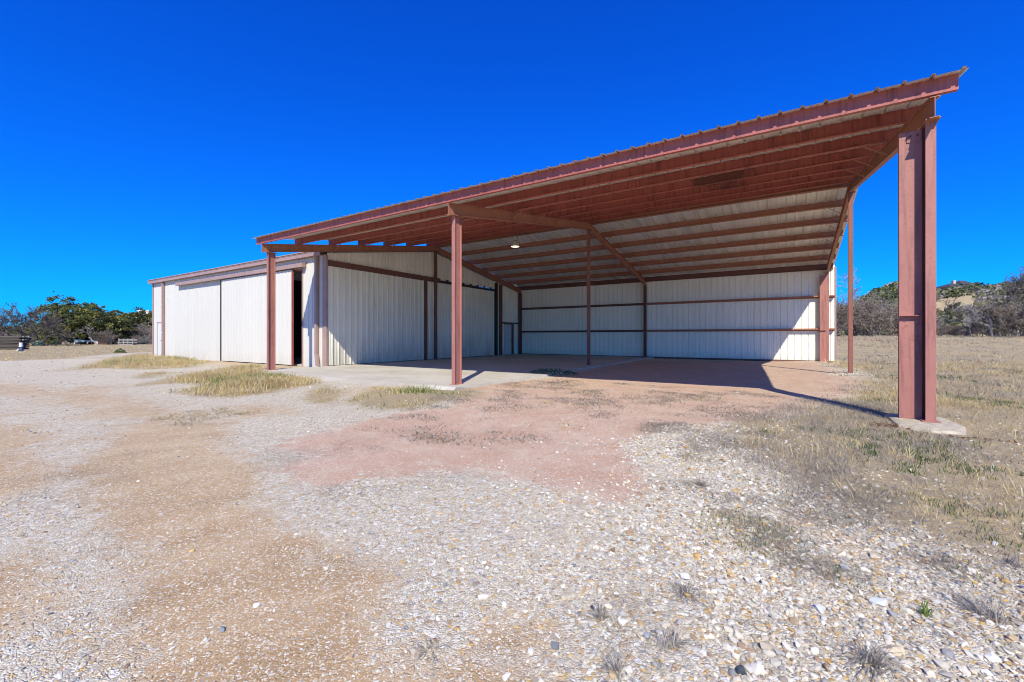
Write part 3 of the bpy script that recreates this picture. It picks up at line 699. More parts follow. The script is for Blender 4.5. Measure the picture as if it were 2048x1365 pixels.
def stones(x, y, size, V, F, pal=PAL, palp=PALP, sink=.25):
    n = len(x); nv = len(V)
    a = rng.uniform(0, 2 * np.pi, n); ca, sa = np.cos(a), np.sin(a)
    sc = np.stack([size * rng.uniform(.75, 1.35, n), size * rng.uniform(.65, 1.1, n), size * rng.uniform(.35, .75, n)], 1)
    v = np.clip(V[None] * (1 + rng.uniform(-.3, .45, (n, nv, 1))) + rng.uniform(-.18, .18, (n, nv, 3)), -.95, .95) * sc[:, None, :]
    tx, ty = rng.uniform(-.35, .35, (2, n, 1))
    v[..., 2] = v[..., 2] + tx * v[..., 0] + ty * v[..., 1]
    X = v[..., 0] * ca[:, None] - v[..., 1] * sa[:, None] + x[:, None]; Y = v[..., 0] * sa[:, None] + v[..., 1] * ca[:, None] + y[:, None]
    Z = v[..., 2] + (ground_z(x, y) + sc[:, 2] * (.62 - sink * 2.6 * rng.uniform(0, 1, n)))[:, None]
    c = pal[rng.choice(len(pal), n, p=palp / palp.sum())] * rng.uniform(.60, .98, (n, 1)) * (1, .985, .95)
    return np.stack([X, Y, Z], -1).reshape(-1, 3), (F[None] + (np.arange(n) * nv)[:, None, None]).reshape(-1, 3), np.repeat(c, nv, 0)
def offslab(x, y): return ~((x < .55) & (x > -30) & (y > np.where(x > -9.3, -.75, 2.3)) & (y < 19)) & ~((x > 8.6) & (x < 9.5) & (y > -.75) & (y < .7))
def gravel():
    vs, fs, cs = [], [], []; base = 0
    for n, d0, d1, s, V, F in ((62000, 1.15, 6.4, .0086, ICO_V, ICO_F), (30000, 1.15, 2.7, .0046, ICO_V, ICO_F), (36000, 2.7, 5, .0062, OCT_V, OCT_F), (36000, 5, 9.5, .0095, OCT_V, OCT_F), (26000, 9.5, 20, .016, OCT_V, OCT_F), (8000, 20, 40, .03, OCT_V, OCT_F)):
        x, y, d = wedge(n, d0, d1); red, tan, fld = zones(x, y)
        clump = sm(-.35, .25, fbm(x * 1.1, y * 1.1, 4, 55))
        k = (1 - .92 * red) * (1 - .85 * tan) * (1 - .9 * fld) * (.3 + .7 * clump)
        lat = ((x - CAM.x) * RT[0] + (y - CAM.y) * RT[1]) / d
        coarse = sm(-.35, .45, lat) * (1 - sm(8, 12, d))
        if n == 62000: k = k * np.maximum(sm(-.25, .3, lat + .25 * fbm(x * .7, y * .7, 3, 58)) * 1.6, .45 * sm(.0, .3, fbm(x * .8, y * .8, 4, 59)))
        keep = (rng.uniform(0, 1, n) < k) & offslab(x, y); x, y = x[keep], y[keep]; coarse = coarse[keep]
        size = s * np.exp(rng.normal(0, .42, len(x))) * (.8 + (.3 if n == 62000 else .6) * coarse)
        size = np.minimum(size, .023 if d0 < 9 else .05)
        v, f, c = stones(x, y, size, V, F); vs.append(v); fs.append(f + base); cs.append(c); base += len(v)
    me = mesh_np('gravel', np.concatenate(vs), np.concatenate(fs), M_STONE, np.concatenate(cs))
    link('gravel', me, kind='stuff', label='loose pale limestone gravel over the drive')
gravel()
def one_stone(name, u, v_, size, colour, label, flat=.6):
    x, y = on_ground(u, v_); z = float(ground_z(x, y)); r = np.random.default_rng(int(u))
    import bmesh
    bm = bmesh.new(); P = r.normal(0, 1, (15, 3)); P /= np.linalg.norm(P, axis=1)[:, None]; P = P * r.uniform(.8, 1.1, (15, 1)); P[:, 2] = np.clip(P[:, 2], -.6, .6)
    for p in P: bm.verts.new(p)
    hull = bmesh.ops.convex_hull(bm, input=bm.verts)
    bmesh.ops.triangulate(bm, faces=bm.faces); bm.verts.index_update()
    V = np.array([tuple(q.co) for q in bm.verts]); F = [tuple(q.index for q in f_.verts) for f_ in bm.faces]; bm.free(); size = size * .9
    V = V * (size, size * .72, size * flat); a = r.uniform(0, 6.28); c, s = math.cos(a), math.sin(a)
    V = np.stack([V[:, 0] * c - V[:, 1] * s, V[:, 0] * s + V[:, 1] * c, V[:, 2]], 1)
    me = mesh_np(name, V, np.array(F), M_STONE, np.repeat(np.array([colour]), len(V), 0))
    link(name, me, Matrix.Translation((x, y, z + size * flat * .45)), label=label, category='stone', group='larger loose stones on the gravel')
for q in ((1480, 1345, .045, (.06, .07, .085), 'black flat stone at the bottom of the gravel, right of centre'),
          (1512, 1338, .04, (.74, .68, .58), 'white stone with an orange underside beside the black flat stone'),
          (1110, 1290, .03, (.17, .18, .2), 'slate grey stone at the edge of the brown dirt near the bottom'),
          (1185, 1213, .018, (.03, .04, .08), 'small blue black stone beside a dead weed'),
          (1757, 1205, .045, (.5, .52, .56), 'blue grey rounded stone among white gravel on the right'),
          (1643, 1220, .045, (.6, .6, .6), 'long pale grey stone above the sandy bare patch'),
          (1785, 1300, .05, (.62, .5, .34), 'tan block of stone right of the large dead weed'),
          (1295, 1270, .03, (.3, .32, .35), 'grey angular stone next to a dry weed tuft'),
          (1370, 1155, .04, (.66, .66, .66), 'white slanting stone just above a spiky weed'),
          (446, 1258, .022, (.2, .22, .25), 'dark grey flat stone on the brown dirt track'),
          (515, 1210, .025, (.72, .7, .66), 'single white stone on the brown dirt track')):
    one_stone('loose_stone', *q)

# ------------------------------------------------------------------ grass and dead weeds
def blades(x, y, h, wdt, lean, cols, seg2=True, z=None):
    n = len(x); z = ground_z(x, y) if z is None else z
    a = rng.uniform(0, 2 * np.pi, n); b = rng.uniform(0, 2 * np.pi, n)
    dx, dy = np.cos(a) * wdt / 2, np.sin(a) * wdt / 2; L = lean * h; lx_, ly_ = np.cos(b) * L, np.sin(b) * L
    z = z - .01
    p0 = np.stack([x - dx, y - dy, z], 1); p1 = np.stack([x + dx, y + dy, z], 1)
    mx = np.stack([x + lx_ * .3, y + ly_ * .3, z + h * .6], 1); md = np.stack([dx * .7, dy * .7, 0 * dx], 1)
    tip = np.stack([x + lx_, y + ly_, z + h * (1 - .25 * np.minimum(lean, 1.5))], 1)
    if seg2:
        v = np.stack([p0, p1, mx + md, mx - md, tip], 1).reshape(-1, 3); f = np.array([(0, 1, 2), (0, 2, 3), (3, 2, 4)]); k = 5
    else:
        v = np.stack([p0, p1, tip], 1).reshape(-1, 3); f = np.array([(0, 1, 2)]); k = 3
    F = (f[None] + (np.arange(n) * k)[:, None, None]).reshape(-1, 3)
    return v, F, np.repeat(cols, k, 0)
STRAW = np.array([(.66,.51,.25),(.72,.58,.32),(.58,.43,.20),(.52,.41,.26),(.62,.54,.36)])
GREY = np.array([(.38,.34,.30),(.46,.43,.38),(.29,.25,.21),(.42,.36,.27),(.24,.21,.18)])
RUSSET = np.array([(.36,.20,.12),(.42,.26,.16),(.48,.34,.22)])
GREEN = np.array([(.10,.15,.035),(.15,.19,.05),(.07,.12,.03)])
def pick(pal, n): return pal[rng.integers(0, len(pal), n)] * rng.uniform(.72, 1.1, (n, 1))
def join(parts, name, mat, **kw):
    vs, fs, cs = [], [], []; b = 0
    for v, f, c in parts: vs.append(v); fs.append(f + b); cs.append(c); b += len(v)
    return link(name, mesh_np(name, np.concatenate(vs), np.concatenate(fs), mat, np.concatenate(cs)), **kw)
def tufts(x, y, per, spread):
    n = len(x); X = np.repeat(x, per) + rng.normal(0, 1, n * per) * np.repeat(spread, per); Y = np.repeat(y, per) + rng.normal(0, 1, n * per) * np.repeat(spread, per)
    return X, Y
# right field: straw, grey thatch and green sprigs
parts = []; greyp = []
for n, d0, d1, per, h, wd in ((900, 2.1, 3.6, 12, .15, .0045), (3800, 3.5, 9, 12, .20, .006), (4200, 9, 20, 9, .22, .012), (5200, 20, 55, 5, .26, .03)):
    x, y, d = wedge(n * 3, d0, d1); s = sdist(x, y, FIELD_R) + .5 * fbm(x * .8, y * .8, 3, 21)
    pn = fbm(x * .35, y * .35, 4, 91)
    band = sm(.0, .22, pn) * (.35 + .65 * sm(-.1, .3, fbm(x * 1.6, y * 1.6, 3, 95)))
    ok = (s > -.15) & offslab(x, y) & (rng.uniform(0, 1, len(x)) < .05 + .95 * band) & (sdist(x, y, RED) < .2)
    x, y = x[ok][:n], y[ok][:n]; X, Y = tufts(x, y, per, np.full(len(x), .05 + .004 * d0)); N = len(X)
    H = h * rng.uniform(.3, 1.25, N) * np.repeat(rng.uniform(.35, 1.2, len(x)), per)
    parts.append(blades(X, Y, H, wd * rng.uniform(.6, 1.3, N), rng.uniform(.2, 1.7, N), np.where(np.repeat((d[ok][:n] > 20) & (fbm(x * .12, y * .3, 3, 97) > .02), per)[:, None], pick(RUSSET, N), pick(STRAW, N)), True))
    x, y, d = wedge(n * 3, d0, d1); s = sdist(x, y, FIELD_R) + .5 * fbm(x * .8, y * .8, 3, 21)
    ok = (s > -.5) & offslab(x, y) & (sdist(x, y, RED) < .6) & (rng.uniform(0, 1, len(x)) < .25 + .75 * sm(-.1, .15, fbm(x * .6, y * .6, 3, 96))); x, y = x[ok][:n], y[ok][:n]
    X, Y = tufts(x, y, per, np.full(len(x), .07 + .005 * d0)); N = len(X)
    greyp.append(blades(X, Y, h * .45 * rng.uniform(.4, 1.3, N), wd * .8 * rng.uniform(.6, 1.3, N), rng.uniform(.5, 2.2, N), pick(GREY, N), True))
    x, y, d = wedge(n, d0, d1); ok = (sdist(x, y, FIELD_R) > 0) & (fbm(x * .7, y * .7, 3, 44) > .34) & offslab(x, y); x, y = x[ok], y[ok]
    X, Y = tufts(x, y, per, np.full(len(x), .04)); N = len(X)
    if N: parts.append(blades(X, Y, h * .4 * rng.uniform(.4, 1.2, N), wd * 1.3, rng.uniform(.2, 1., N), pick(GREEN, N)))
# left field, far
x, y, d = wedge(30000, 18, 75); ok = (sdist(x, y, FIELD_L) > .3) & (y > -60) & offslab(x, y); x, y = x[ok][:8000], y[ok][:8000]
X, Y = tufts(x, y, 4, np.full(len(x), .15)); N = len(X)
parts.append(blades(X, Y, .09 * rng.uniform(.4, 1.3, N), .05 * rng.uniform(.6, 1.3, N), rng.uniform(.3, 1.4, N), pick(STRAW, N), False))
join(parts, 'dry_grass', M_GRASS, kind='stuff', label='straw coloured winter grass of the fields')
# tall yellow strips by the slab and drive
GOLD = np.array([(.66,.50,.21),(.72,.58,.30),(.58,.43,.18),(.50,.40,.24),(.64,.56,.38)])
parts = []
for P, n, h, pal in ((STRIPS[0], 1700, .27, GOLD), (STRIPS[1], 350, .16, GOLD), (STRIPS[2], 2300, .28, GOLD), (STRIPS[3], 160, .2, GOLD * .9), (STRIPS[4], 480, .16, GOLD)):
    lo, hi = P.min(0) - .5, P.max(0) + .5
    x = rng.uniform(lo[0], hi[0], n * 5); y = rng.uniform(lo[1], hi[1], n * 5)
    s = sdist(x, y, P) + .45 * fbm(x * 1.2, y * 1.2, 3, 61); cl = fbm(x * 1.5, y * 1.5, 3, 63)
    ok = (s > -.2) & (rng.uniform(0, 1, len(x)) < sm(-.2, .4, cl) * sm(-.2, .9, s)) & offslab(x, y); x, y, s = x[ok][:n], y[ok][:n], s[ok][:n]
    X, Y = tufts(x, y, 14, np.full(len(x), .15)); N = len(X)
    H = h * rng.uniform(.35, 1.25, N) * np.repeat(np.clip(.4 + .6 * s, .3, 1.1), 14)
    green = np.repeat((fbm(x * .5, y * .5, 3, 65) > .2) & (rng.uniform(0, 1, len(x)) < .5), 14)[:, None]
    parts.append(blades(X, Y, H, .011 * rng.uniform(.6, 1.4, N), rng.uniform(.2, 1.5, N), np.where(green, pick(GREEN * 1.6, N), pick(pal, N))))
join(parts, 'tall_yellow_grass', M_GRASS, kind='stuff', label='taller yellow grass beside the barn and slab')
# grey creeping weeds on gravel and granite
def sprays(P, n, h, amp=.5, per=16, spread=.07, lean=(1., 3.), wd=.004, pal=GREY, seed=70, thr=.05):
    lo, hi = P.min(0), P.max(0); x = rng.uniform(lo[0], hi[0], n * 8); y = rng.uniform(lo[1], hi[1], n * 8)
    ok = (sdist(x, y, P) > -.2) & (fbm(x * 1.7, y * 1.7, 3, seed) > thr) & offslab(x, y); x, y = x[ok][:n], y[ok][:n]
    X, Y = tufts(x, y, per, np.full(len(x), spread)); N = len(X)
    return blades(X, Y, h * rng.uniform(.4, 1.4, N), wd * rng.uniform(.6, 1.4, N), rng.uniform(lean[0], lean[1], N), pick(pal, N))
W1 = poly([(1290,850),(1500,858),(1600,905),(1800,1000),(2000,1085),(2080,1120),(1750,1060),(1500,1000),(1380,960),(1290,890)])
W2 = poly([(1380,1060),(1480,1040),(1640,1095),(1850,1105),(2048,1140),(2100,1200),(1780,1150),(1560,1130)])
W3 = poly([(545,895),(700,880),(840,925),(960,950),(760,975),(600,1000)])
W4 = poly([(940,775),(1120,760),(1560,790),(1560,835),(1300,850),(900,890),(760,860),(800,820)])
W5 = poly([(0,880),(200,860),(230,960),(60,1020),(-100,1000)])
W6 = poly([(1280,960),(2048,1120),(2200,1365),(1300,1365)])
W7 = poly([(340,825),(470,815),(500,838),(350,850)])
greyp += [sprays(W1, 850, .035, lean=(.8, 3.2), pal=GREY * .92), sprays(W2, 330, .032, pal=GREY), sprays(W6, 160, .02, per=26, thr=.12, wd=.0022, lean=(1.5, 5.), spread=.11, seed=81, pal=GREY * .7), sprays(W3, 260, .022, wd=.005), sprays(W4, 800, .045, wd=.009, thr=.06, per=18, spread=.1, pal=GREY * .75),
          sprays(W5, 90, .025, wd=.006), sprays(W6, 90, .03, per=22, thr=.25, wd=.0028), sprays(W7, 70, .05, pal=STRAW * .7, wd=.008),
          sprays(W4, 90, .045, wd=.009, pal=np.concatenate([GREEN, STRAW, STRAW]), seed=75, thr=.2, lean=(.3, 1.2)), sprays(W2, 70, .05, pal=np.concatenate([GREEN * 1.3, STRAW]), seed=76, lean=(.3, 1.), thr=.15),
          sprays(W1, 60, .04, pal=GREEN, seed=77, lean=(.3, 1.), thr=.25)]
join(greyp, 'grey_dead_weeds', M_GRASS, kind='stuff', label='low grey dead weeds matted over gravel and field')
# single weed clumps in the foreground
for u, v_, rad, hh, n, pal, lab in (
        (1745, 1318, .15, .11, 260, GREY, 'largest spiky grey dead weed clump at the bottom right'),
        (1370, 1188, .10, .075, 160, GREY, 'spiky grey weed below the white slanting stone'),
        (1338, 1292, .085, .06, 150, GREY * 1.15, 'pale dry weed tuft beside the grey angular stone'),
        (1238, 1345, .07, .05, 120, GREY, 'low dry weed tuft nearest the bottom edge of the gravel'),
        (1205, 1232, .06, .05, 110, GREY, 'faint grey weed beside the small blue black stone'),
        (1985, 1235, .17, .12, 240, GREY, 'broad grey weed clump at the far right of the gravel'),
        (1850, 1228, .05, .06, 70, GREEN * 1.6, 'small bright green sprig left of the broad grey weed'),
        (2028, 1128, .1, .1, 130, GREY, 'dark wiry weed at the right edge below the grass'),
        (858, 1292, .07, .02, 60, GREY, 'flattened grey weed on gravel beside the dirt track'),
        (1400, 968, .12, .06, 150, GREY, 'dark grey weed patch in the middle of the white gravel tongue')):
    cx, cy = on_ground(u, v_); z0 = float(ground_z(cx, cy))
    n = int(n * rng.uniform(.45, .8)); rad *= rng.uniform(.75, 1.25); wa = rng.uniform(0, 6.283); a = wa + rng.normal(0, 1.15, n) + np.where(rng.uniform(0, 1, n) < .35, 3.1, 0); el = np.abs(rng.normal(.35, .4, n)); L = rng.uniform(.3, 1.25, n) * (1 + .35 * np.cos(a - wa))
    bx, by = rng.normal(0, rad * .2, (2, n)); tx = bx + np.cos(a) * np.cos(el) * rad * L; ty = by + np.sin(a) * np.cos(el) * rad * L; tz = np.sin(el) * hh * .8 * L + .004
    wv = .0011 + .0006 * rng.uniform(0, 1, n); px, py = -np.sin(a) * wv, np.cos(a) * wv
    p0 = np.stack([bx - px, by - py, 0 * bx - .01], 1); p1 = np.stack([bx + px, by + py, 0 * bx - .01], 1); p2 = np.stack([tx * .6, ty * .6, tz * .85 + .01], 1); q = np.stack([px, py, 0 * px], 1); p3 = np.stack([tx, ty, tz], 1)
    V = np.stack([p0, p1, p2 + q, p2 - q, p3], 1).reshape(-1, 3); F = (np.array([(0,1,2),(0,2,3),(3,2,4)])[None] + (np.arange(n) * 5)[:, None, None]).reshape(-1, 3)
    link('weed_clump', mesh_np('weed_clump', V, F, M_GRASS, np.repeat(pick(pal, n), 5, 0)), Matrix.Translation((cx, cy, z0)), label=lab, category='weed', group='dead weeds growing in the gravel')
# green weeds on the slab edge
def leafy(name, loc, rad, hh, n, pal, label, leaf=.05, cat='plant'):
    a = rng.uniform(0, 6.283, n); rr = rad * np.sqrt(rng.uniform(0, 1, n)); x = np.cos(a) * rr; y = np.sin(a) * rr * .7; z = hh * (1 - (rr / rad) ** 2) * rng.uniform(.2, 1, n)
    d = rng.normal(0, 1, (n, 3)); d /= np.linalg.norm(d, axis=1)[:, None]; e = np.cross(d, rng.normal(0, 1, (n, 3))); e /= np.linalg.norm(e, axis=1)[:, None]
    c = np.stack([x, y, z], 1); l = leaf * rng.uniform(.6, 1.2, (n, 1))
    V = np.stack([c - d * l * .5, c + e * l * .25, c + d * l * .5, c - e * l * .25], 1).reshape(-1, 3)
    F = (np.array([(0,1,2),(0,2,3)])[None] + (np.arange(n) * 4)[:, None, None]).reshape(-1, 3)
    return link(name, mesh_np(name, V, F, M_LEAF, np.repeat(pick(pal, n), 4, 0)), Matrix.Translation(loc), label=label, category=cat)
leafy('weed_patch', (.45, 4.75, -.03), .95, .2, 900, np.array([(.12,.2,.11),(.08,.15,.06),(.2,.27,.18)]), 'leafy grey green weed spilling over the right edge of the slab', .07)
leafy('weed_patch', (-9.0, -.25, -.05), .3, .07, 120, GREEN, 'small green weed at the foot of the front left column', .05)
gx, gy = on_ground(240, 706); leafy('weed_patch', (gx, gy, -.06), .55, .4, 300, GREEN, 'small dark green bush at the edge of the far gravel road', .12)
# white stone heap round the right ridge prop
n = 420; a = rng.uniform(0, 6.283, n); rr = .55 * rng.uniform(0, 1, n) ** .7
x = FX[2] + np.cos(a) * rr * 1.25; y = RIDGE + np.sin(a) * rr
v, f, c = stones(x, y, .022 * np.exp(rng.normal(0, .35, n)), OCT_V, OCT_F, np.array([(.72,.68,.6),(.6,.55,.46)]), np.array([.6,.4]))
v[:, 2] += np.repeat(.06 * np.clip(1 - rr / .5, 0, 1), 6)
link('stone_heap', mesh_np('stone_heap', v, f, M_STONE, c), kind='stuff', label='small heap of white stones round the right ridge prop')
# fallen leaves beside the footing and along the end wall
n = 260; x = np.concatenate([rng.normal(8.6, .12, 120), rng.uniform(-9.02, -8.75, 90), rng.normal(9.1, .3, 50)]); y = np.concatenate([rng.normal(-.35, .12, 120), rng.uniform(9.3, 15, 90), rng.normal(-.85, .06, 50)])
zz = np.where(x < 0, .012, np.array(ground_z(x, y)) + .02)
X = blades(x, y, np.full(n, .03), np.full(n, .04), rng.uniform(.5, 2, n), pick(np.array([(.2,.07,.03),(.28,.13,.05),(.16,.09,.05)]), n), False, zz)
join([X], 'fallen_leaves', M_GRASS, kind='stuff', label='brown fallen leaves by the footing and end wall')

# ------------------------------------------------------------------ trees and brush
class Tree:
    def __init__(s, seed): s.r = random.Random(seed); s.v = []; s.f = []
    def seg(s, pts, rad, n):
        b = len(s.v)
        for i, p in enumerate(pts):
            d = (pts[min(i+1, len(pts)-1)] - pts[max(i-1, 0)]); d = d.normalized() if d.length > 1e-6 else Vector((0, 0, 1))
            a = d.cross(Vector((.3, .2, 1)));
            if a.length < 1e-3: a = Vector((1, 0, 0))
            a.normalize(); c = d.cross(a)
            for k in range(n): t = 2*math.pi*k/n; s.v.append(tuple(p + (a*math.cos(t) + c*math.sin(t)) * rad[i]))
        for i in range(len(pts)-1):
            for k in range(n):
                q = (b+i*n+k, b+i*n+(k+1)%n, b+(i+1)*n+(k+1)%n, b+(i+1)*n+k); s.f.append((q[0], q[1], q[2])); s.f.append((q[0], q[2], q[3]))
    def grow(s, p, d, L, rad, depth, kids=(3, 4), bend=.25, shrink=.68, up=.1, minr=.012, spread=.7):
        r = s.r; pts = [p.copy()]; rads = [rad]; nseg = 4 if depth > 1 else 2
        for i in range(nseg):
            d = (d + Vector((r.gauss(0, bend), r.gauss(0, bend), r.gauss(0, bend) + up)) * (1 / nseg * 2)).normalized()
            p = p + d * L / nseg; pts.append(p.copy()); rads.append(max(minr, rad * (1 - .5 * (i + 1) / nseg)))
        s.seg(pts, rads, 5 if rad > .06 else 3)
        if depth <= 0: return
        for k in range(r.randint(*kids)):
            i = r.randint(max(1, nseg - 2), nseg) if k else nseg
            nd = (d + Vector((r.gauss(0, spread), r.gauss(0, spread), r.gauss(0, spread * .7)))).normalized()
            s.grow(pts[i], nd, L * shrink * r.uniform(.7, 1.2), max(minr, rads[i] * .7), depth - 1, kids, bend, shrink, up, minr, spread)
    def mesh(s, name, mat): return mesh_np(name, np.array(s.v), np.array(s.f), mat)
def gz(x, y): return float(ground_z(x, y))
def crown_mesh(name, blobs, n, leaf, pal, seed):
    """leaf clumps spread through lobes: blobs = (x, y, z, rx, ry, rz)"""
    r = np.random.default_rng(seed); B = np.array(blobs); vol = (B[:, 3] * B[:, 4] * B[:, 5]) ** .8; w_ = vol / vol.sum()
    nc = max(40, n // 55); bi = r.choice(len(B), nc, p=w_); d = r.normal(0, 1, (nc, 3)); d /= np.linalg.norm(d, axis=1)[:, None]
    cc = B[bi, :3] + d * (r.uniform(.45, 1.02, (nc, 1)) * B[bi, 3:]); cs = r.uniform(.5, 1.1, nc) * B[bi, 3:].mean(1) * .26
    ct = pal[r.integers(0, len(pal), nc)] * r.uniform(.7, 1.25, (nc, 1))
    k = r.integers(0, nc, n); p = cc[k] + r.normal(0, .55, (n, 3)) * cs[k][:, None] * (1, 1, .7)
    e = r.normal(0, 1, (n, 3)); e /= np.linalg.norm(e, axis=1)[:, None]; g2 = np.cross(e, r.normal(0, 1, (n, 3))); g2 /= np.linalg.norm(g2, axis=1)[:, None]
    l = leaf * r.uniform(.6, 1.3, (n, 1))
    V = np.stack([p - e * l, p + g2 * l * .5, p + e * l, p - g2 * l * .5], 1).reshape(-1, 3)
    F = (np.array([(0,1,2),(0,2,3)])[None] + (np.arange(n) * 4)[:, None, None]).reshape(-1, 3)
    return mesh_np(name, V, F, M_LEAF, np.repeat(ct[k] * r.uniform(.85, 1.15, (n, 1)), 4, 0))
OAK = np.array([(.115,.125,.04),(.155,.16,.045),(.085,.10,.038),(.20,.195,.05),(.10,.115,.055)])
# spreading live oak of the left field
def oak(u, d, W, H, label, seed, n=16000, leaf=.2, pal=OAK, group='evergreen trees beyond the left field', low=.12):
    x, y = at(u, d); t = thing('live_oak', (x, y, gz(x, y) - .1), label, 'tree', group); r = random.Random(seed)
    tr_ = Tree(seed); tr_.grow(Vector((0, 0, 0)), Vector((.05, 0, 1)), H * .3, H * .05, 3, (3, 4), .25, .75, .05, .03, .8)
    link('trunk', tr_.mesh('trunk', M_BARK), WM[t], t)
    bl = []
    for k in range(34):
        a = k * 2.4 + r.uniform(-.3, .3); q = r.uniform(.15, .95) ** .7 * W / 2; zc = H * r.uniform(low + .15, .84) * (1 - .35 * (q / (W / 2)) ** 2)
        s_ = r.uniform(.15, .25) * W; bl.append((math.cos(a) * q, math.sin(a) * q * .8, zc, s_, s_, s_ * .62))
    link('crown', crown_mesh('crown', bl, n, leaf, pal, seed), WM[t], t); return t
oak(168, 76, 13.5, 8.6, 'broad dark live oak with rounded crown beyond the left field', 5, 30000, .2)
oak(118, 82, 8, 6.6, 'smaller live oak leaning out left of the broad one', 8, 8000, .2)
oak(200, 84, 10, 7.6, 'rounded live oak filling the gap behind the pale leaning dead tree', 19, 11000, .2)
oak(228, 82, 7.5, 7.6, 'live oak with raised right crown behind the shed', 12, 8000, .2)
oak(262, 110, 12, 9.5, 'dark cedar crown on the rise left of the barn corner', 14, 7000, .26, OAK * .8)
oak(40, 95, 12, 4.6, 'low olive trees behind the bare tree at the left edge', 15, 6000, .22, OAK * 1.1)
oak(-60, 90, 12, 6.5, 'olive tree partly cut by the left edge', 16, 5000, .22, OAK)
# bare spreading tree
x, y = at(75, 62); BT = thing('bare_tree', (x, y, gz(x, y) - .05), 'leafless spreading tree with forked dark trunk in the left field', 'tree')
tb = Tree(21)
rx_, ry_ = RT
for lat_, up_, L, rad in ((-1.1, .55, 4.2, .26), (-.75, .75, 3.6, .2), (-.15, 1.2, 3.4, .24), (.35, 1., 3., .2), (.9, .6, 3.6, .22), (-1.5, .4, 3.6, .16)):
    tb.grow(Vector((0, 0, .2)), Vector((lat_ * rx_, lat_ * ry_, up_)).normalized(), L * .85, rad, 5, (3, 4), .28, .66, .03, .026, .62)
link('trunk', MB().tube([(0, 0, -.2), (.05, 0, .5)], [.5, .36], 8).mesh('trunk', M_BARK), WM[BT], BT)
link('branches', tb.mesh('branches', M_BARK), WM[BT], BT)
# leafless brush: four shapes, copied
def bush_mesh(seed, H, stems=9, mat=M_TWIG, depth=4, minr=.016):
    t = Tree(seed)
    for k in range(stems):
        a = t.r.uniform(0, 6.28); d = Vector((math.cos(a) * t.r.uniform(.2, .9), math.sin(a) * t.r.uniform(.2, .9), 1)).normalized()
        t.grow(Vector((math.cos(a) * .4, math.sin(a) * .4, -.1)), d, H * .36, .05, depth, (3, 4), .32, .66, -.02, minr, .65)
    return t.mesh('bush', mat)
BM = [bush_mesh(31, 4.6), bush_mesh(32, 4.2, 10, M_TWIG2), bush_mesh(33, 4.8, 8), bush_mesh(34, 3.6, 11, M_TWIG2)]
def bush(k, u, d, s, label, group, sz=None):
    x, y = at(u, d); o = link('brush_bush', BM[k], Matrix.Translation((x, y, gz(x, y))) @ Matrix.Rotation(rng.uniform(0, 6.28), 4, 'Z') @ Matrix.Diagonal((s, s, sz or s, 1)), label=label, category='bush', group=group)
LR = 'leafless tangled grey brown bush in the brush line beyond the right field'; GR = 'brush line beyond the right field'
k = 0
for u in (1655, 1690, 1712, 1735, 1758, 1782, 1806, 1830):
    bush(k % 4, u, 55 + (k * 7) % 9, 1.3, LR, GR, 1.4 + .12 * (k % 3)); k += 1
for u in (1700, 1745, 1790, 1840):
    bush(k % 4, u, 68 + (k * 5) % 7, 1.6, LR, GR, 1.9); k += 1
for u, s in ((1968, 1.), (1998, 1.1), (2022, 1.25), (2048, 1.35), (2080, 1.3), (2120, 1.4), (2170, 1.3), (2035, 1.2), (1985, .85)):
    bush(k % 4, u, 49 + (k * 7) % 8, s, LR, GR, s * 1.15); k += 1
for u, s in ((1872, .55), (1890, .7), (1862, .9), (1915, .45), (1935, .5), (1955, .6)):
    bush(k % 4, u, 56 + (k * 5) % 6, s, 'low leafless bush in the gap of the brush line right of the front column', 'low brush right of the front column', s * .8); k += 1
LL = 'grey leafless bush in front of the trees beyond the left field'; GL = 'brush beyond the left field'
for u, d, s in ((205, 76, .8), (222, 72, .75), (238, 84, .9), (258, 88, 1.1), (275, 86, 1.15), (292, 84, 1.1), (305, 92, 1.2), (240, 96, 1.3), (285, 100, 1.4), (268, 74, .5), (296, 73, .55), (60, 84, .7), (20, 80, .8), (-10, 76, .9), (100, 80, .6), (135, 78, .55)):
    bush(k % 4, u, d, s, LL, GL); k += 1
def bare(u, d, H, label, seed, lean=0., mat=M_PALEBARK, dep=5, rad=.11, minr=.02, name='bare_tree'):
    x, y = at(u, d); t = thing(name, (x, y, gz(x, y) - .05), label, 'tree'); b_ = Tree(seed)
    b_.grow(Vector((0, 0, 0)), Vector((lean * RT[0], lean * RT[1], 1)).normalized(), H * .42, rad, dep, (3, 4), .22, .66, .06, minr, .6)
    link('trunk', b_.mesh('trunk', mat), WM[t], t)
bare(1985, 47, 5.4, 'pale grey bare tree with crooked trunk at the edge of the right brush', 41, -.25)
bare(1942, 52, 4.4, 'slim pale bare tree in the gap of the right brush', 42, -.2, dep=4, rad=.08)
bare(1882, 50, 5.0, 'thin dark bare sapling just right of the front column', 43, .05, M_BARK, 4, .06)
bare(1700, 60, 9.4, 'tall bare tree rising above the brush beside the right ridge prop', 44, .06, M_PALEBARK, 5, .1, .018)
bare(2080, 44, 8.0, 'large dark bare tree reaching in at the right edge', 45, -.25, M_BARK, 6, .2, .018)
bare(196, 70, 4.6, 'pale leaning dead tree in front of the live oak', 46, -.9, dep=4, rad=.12)
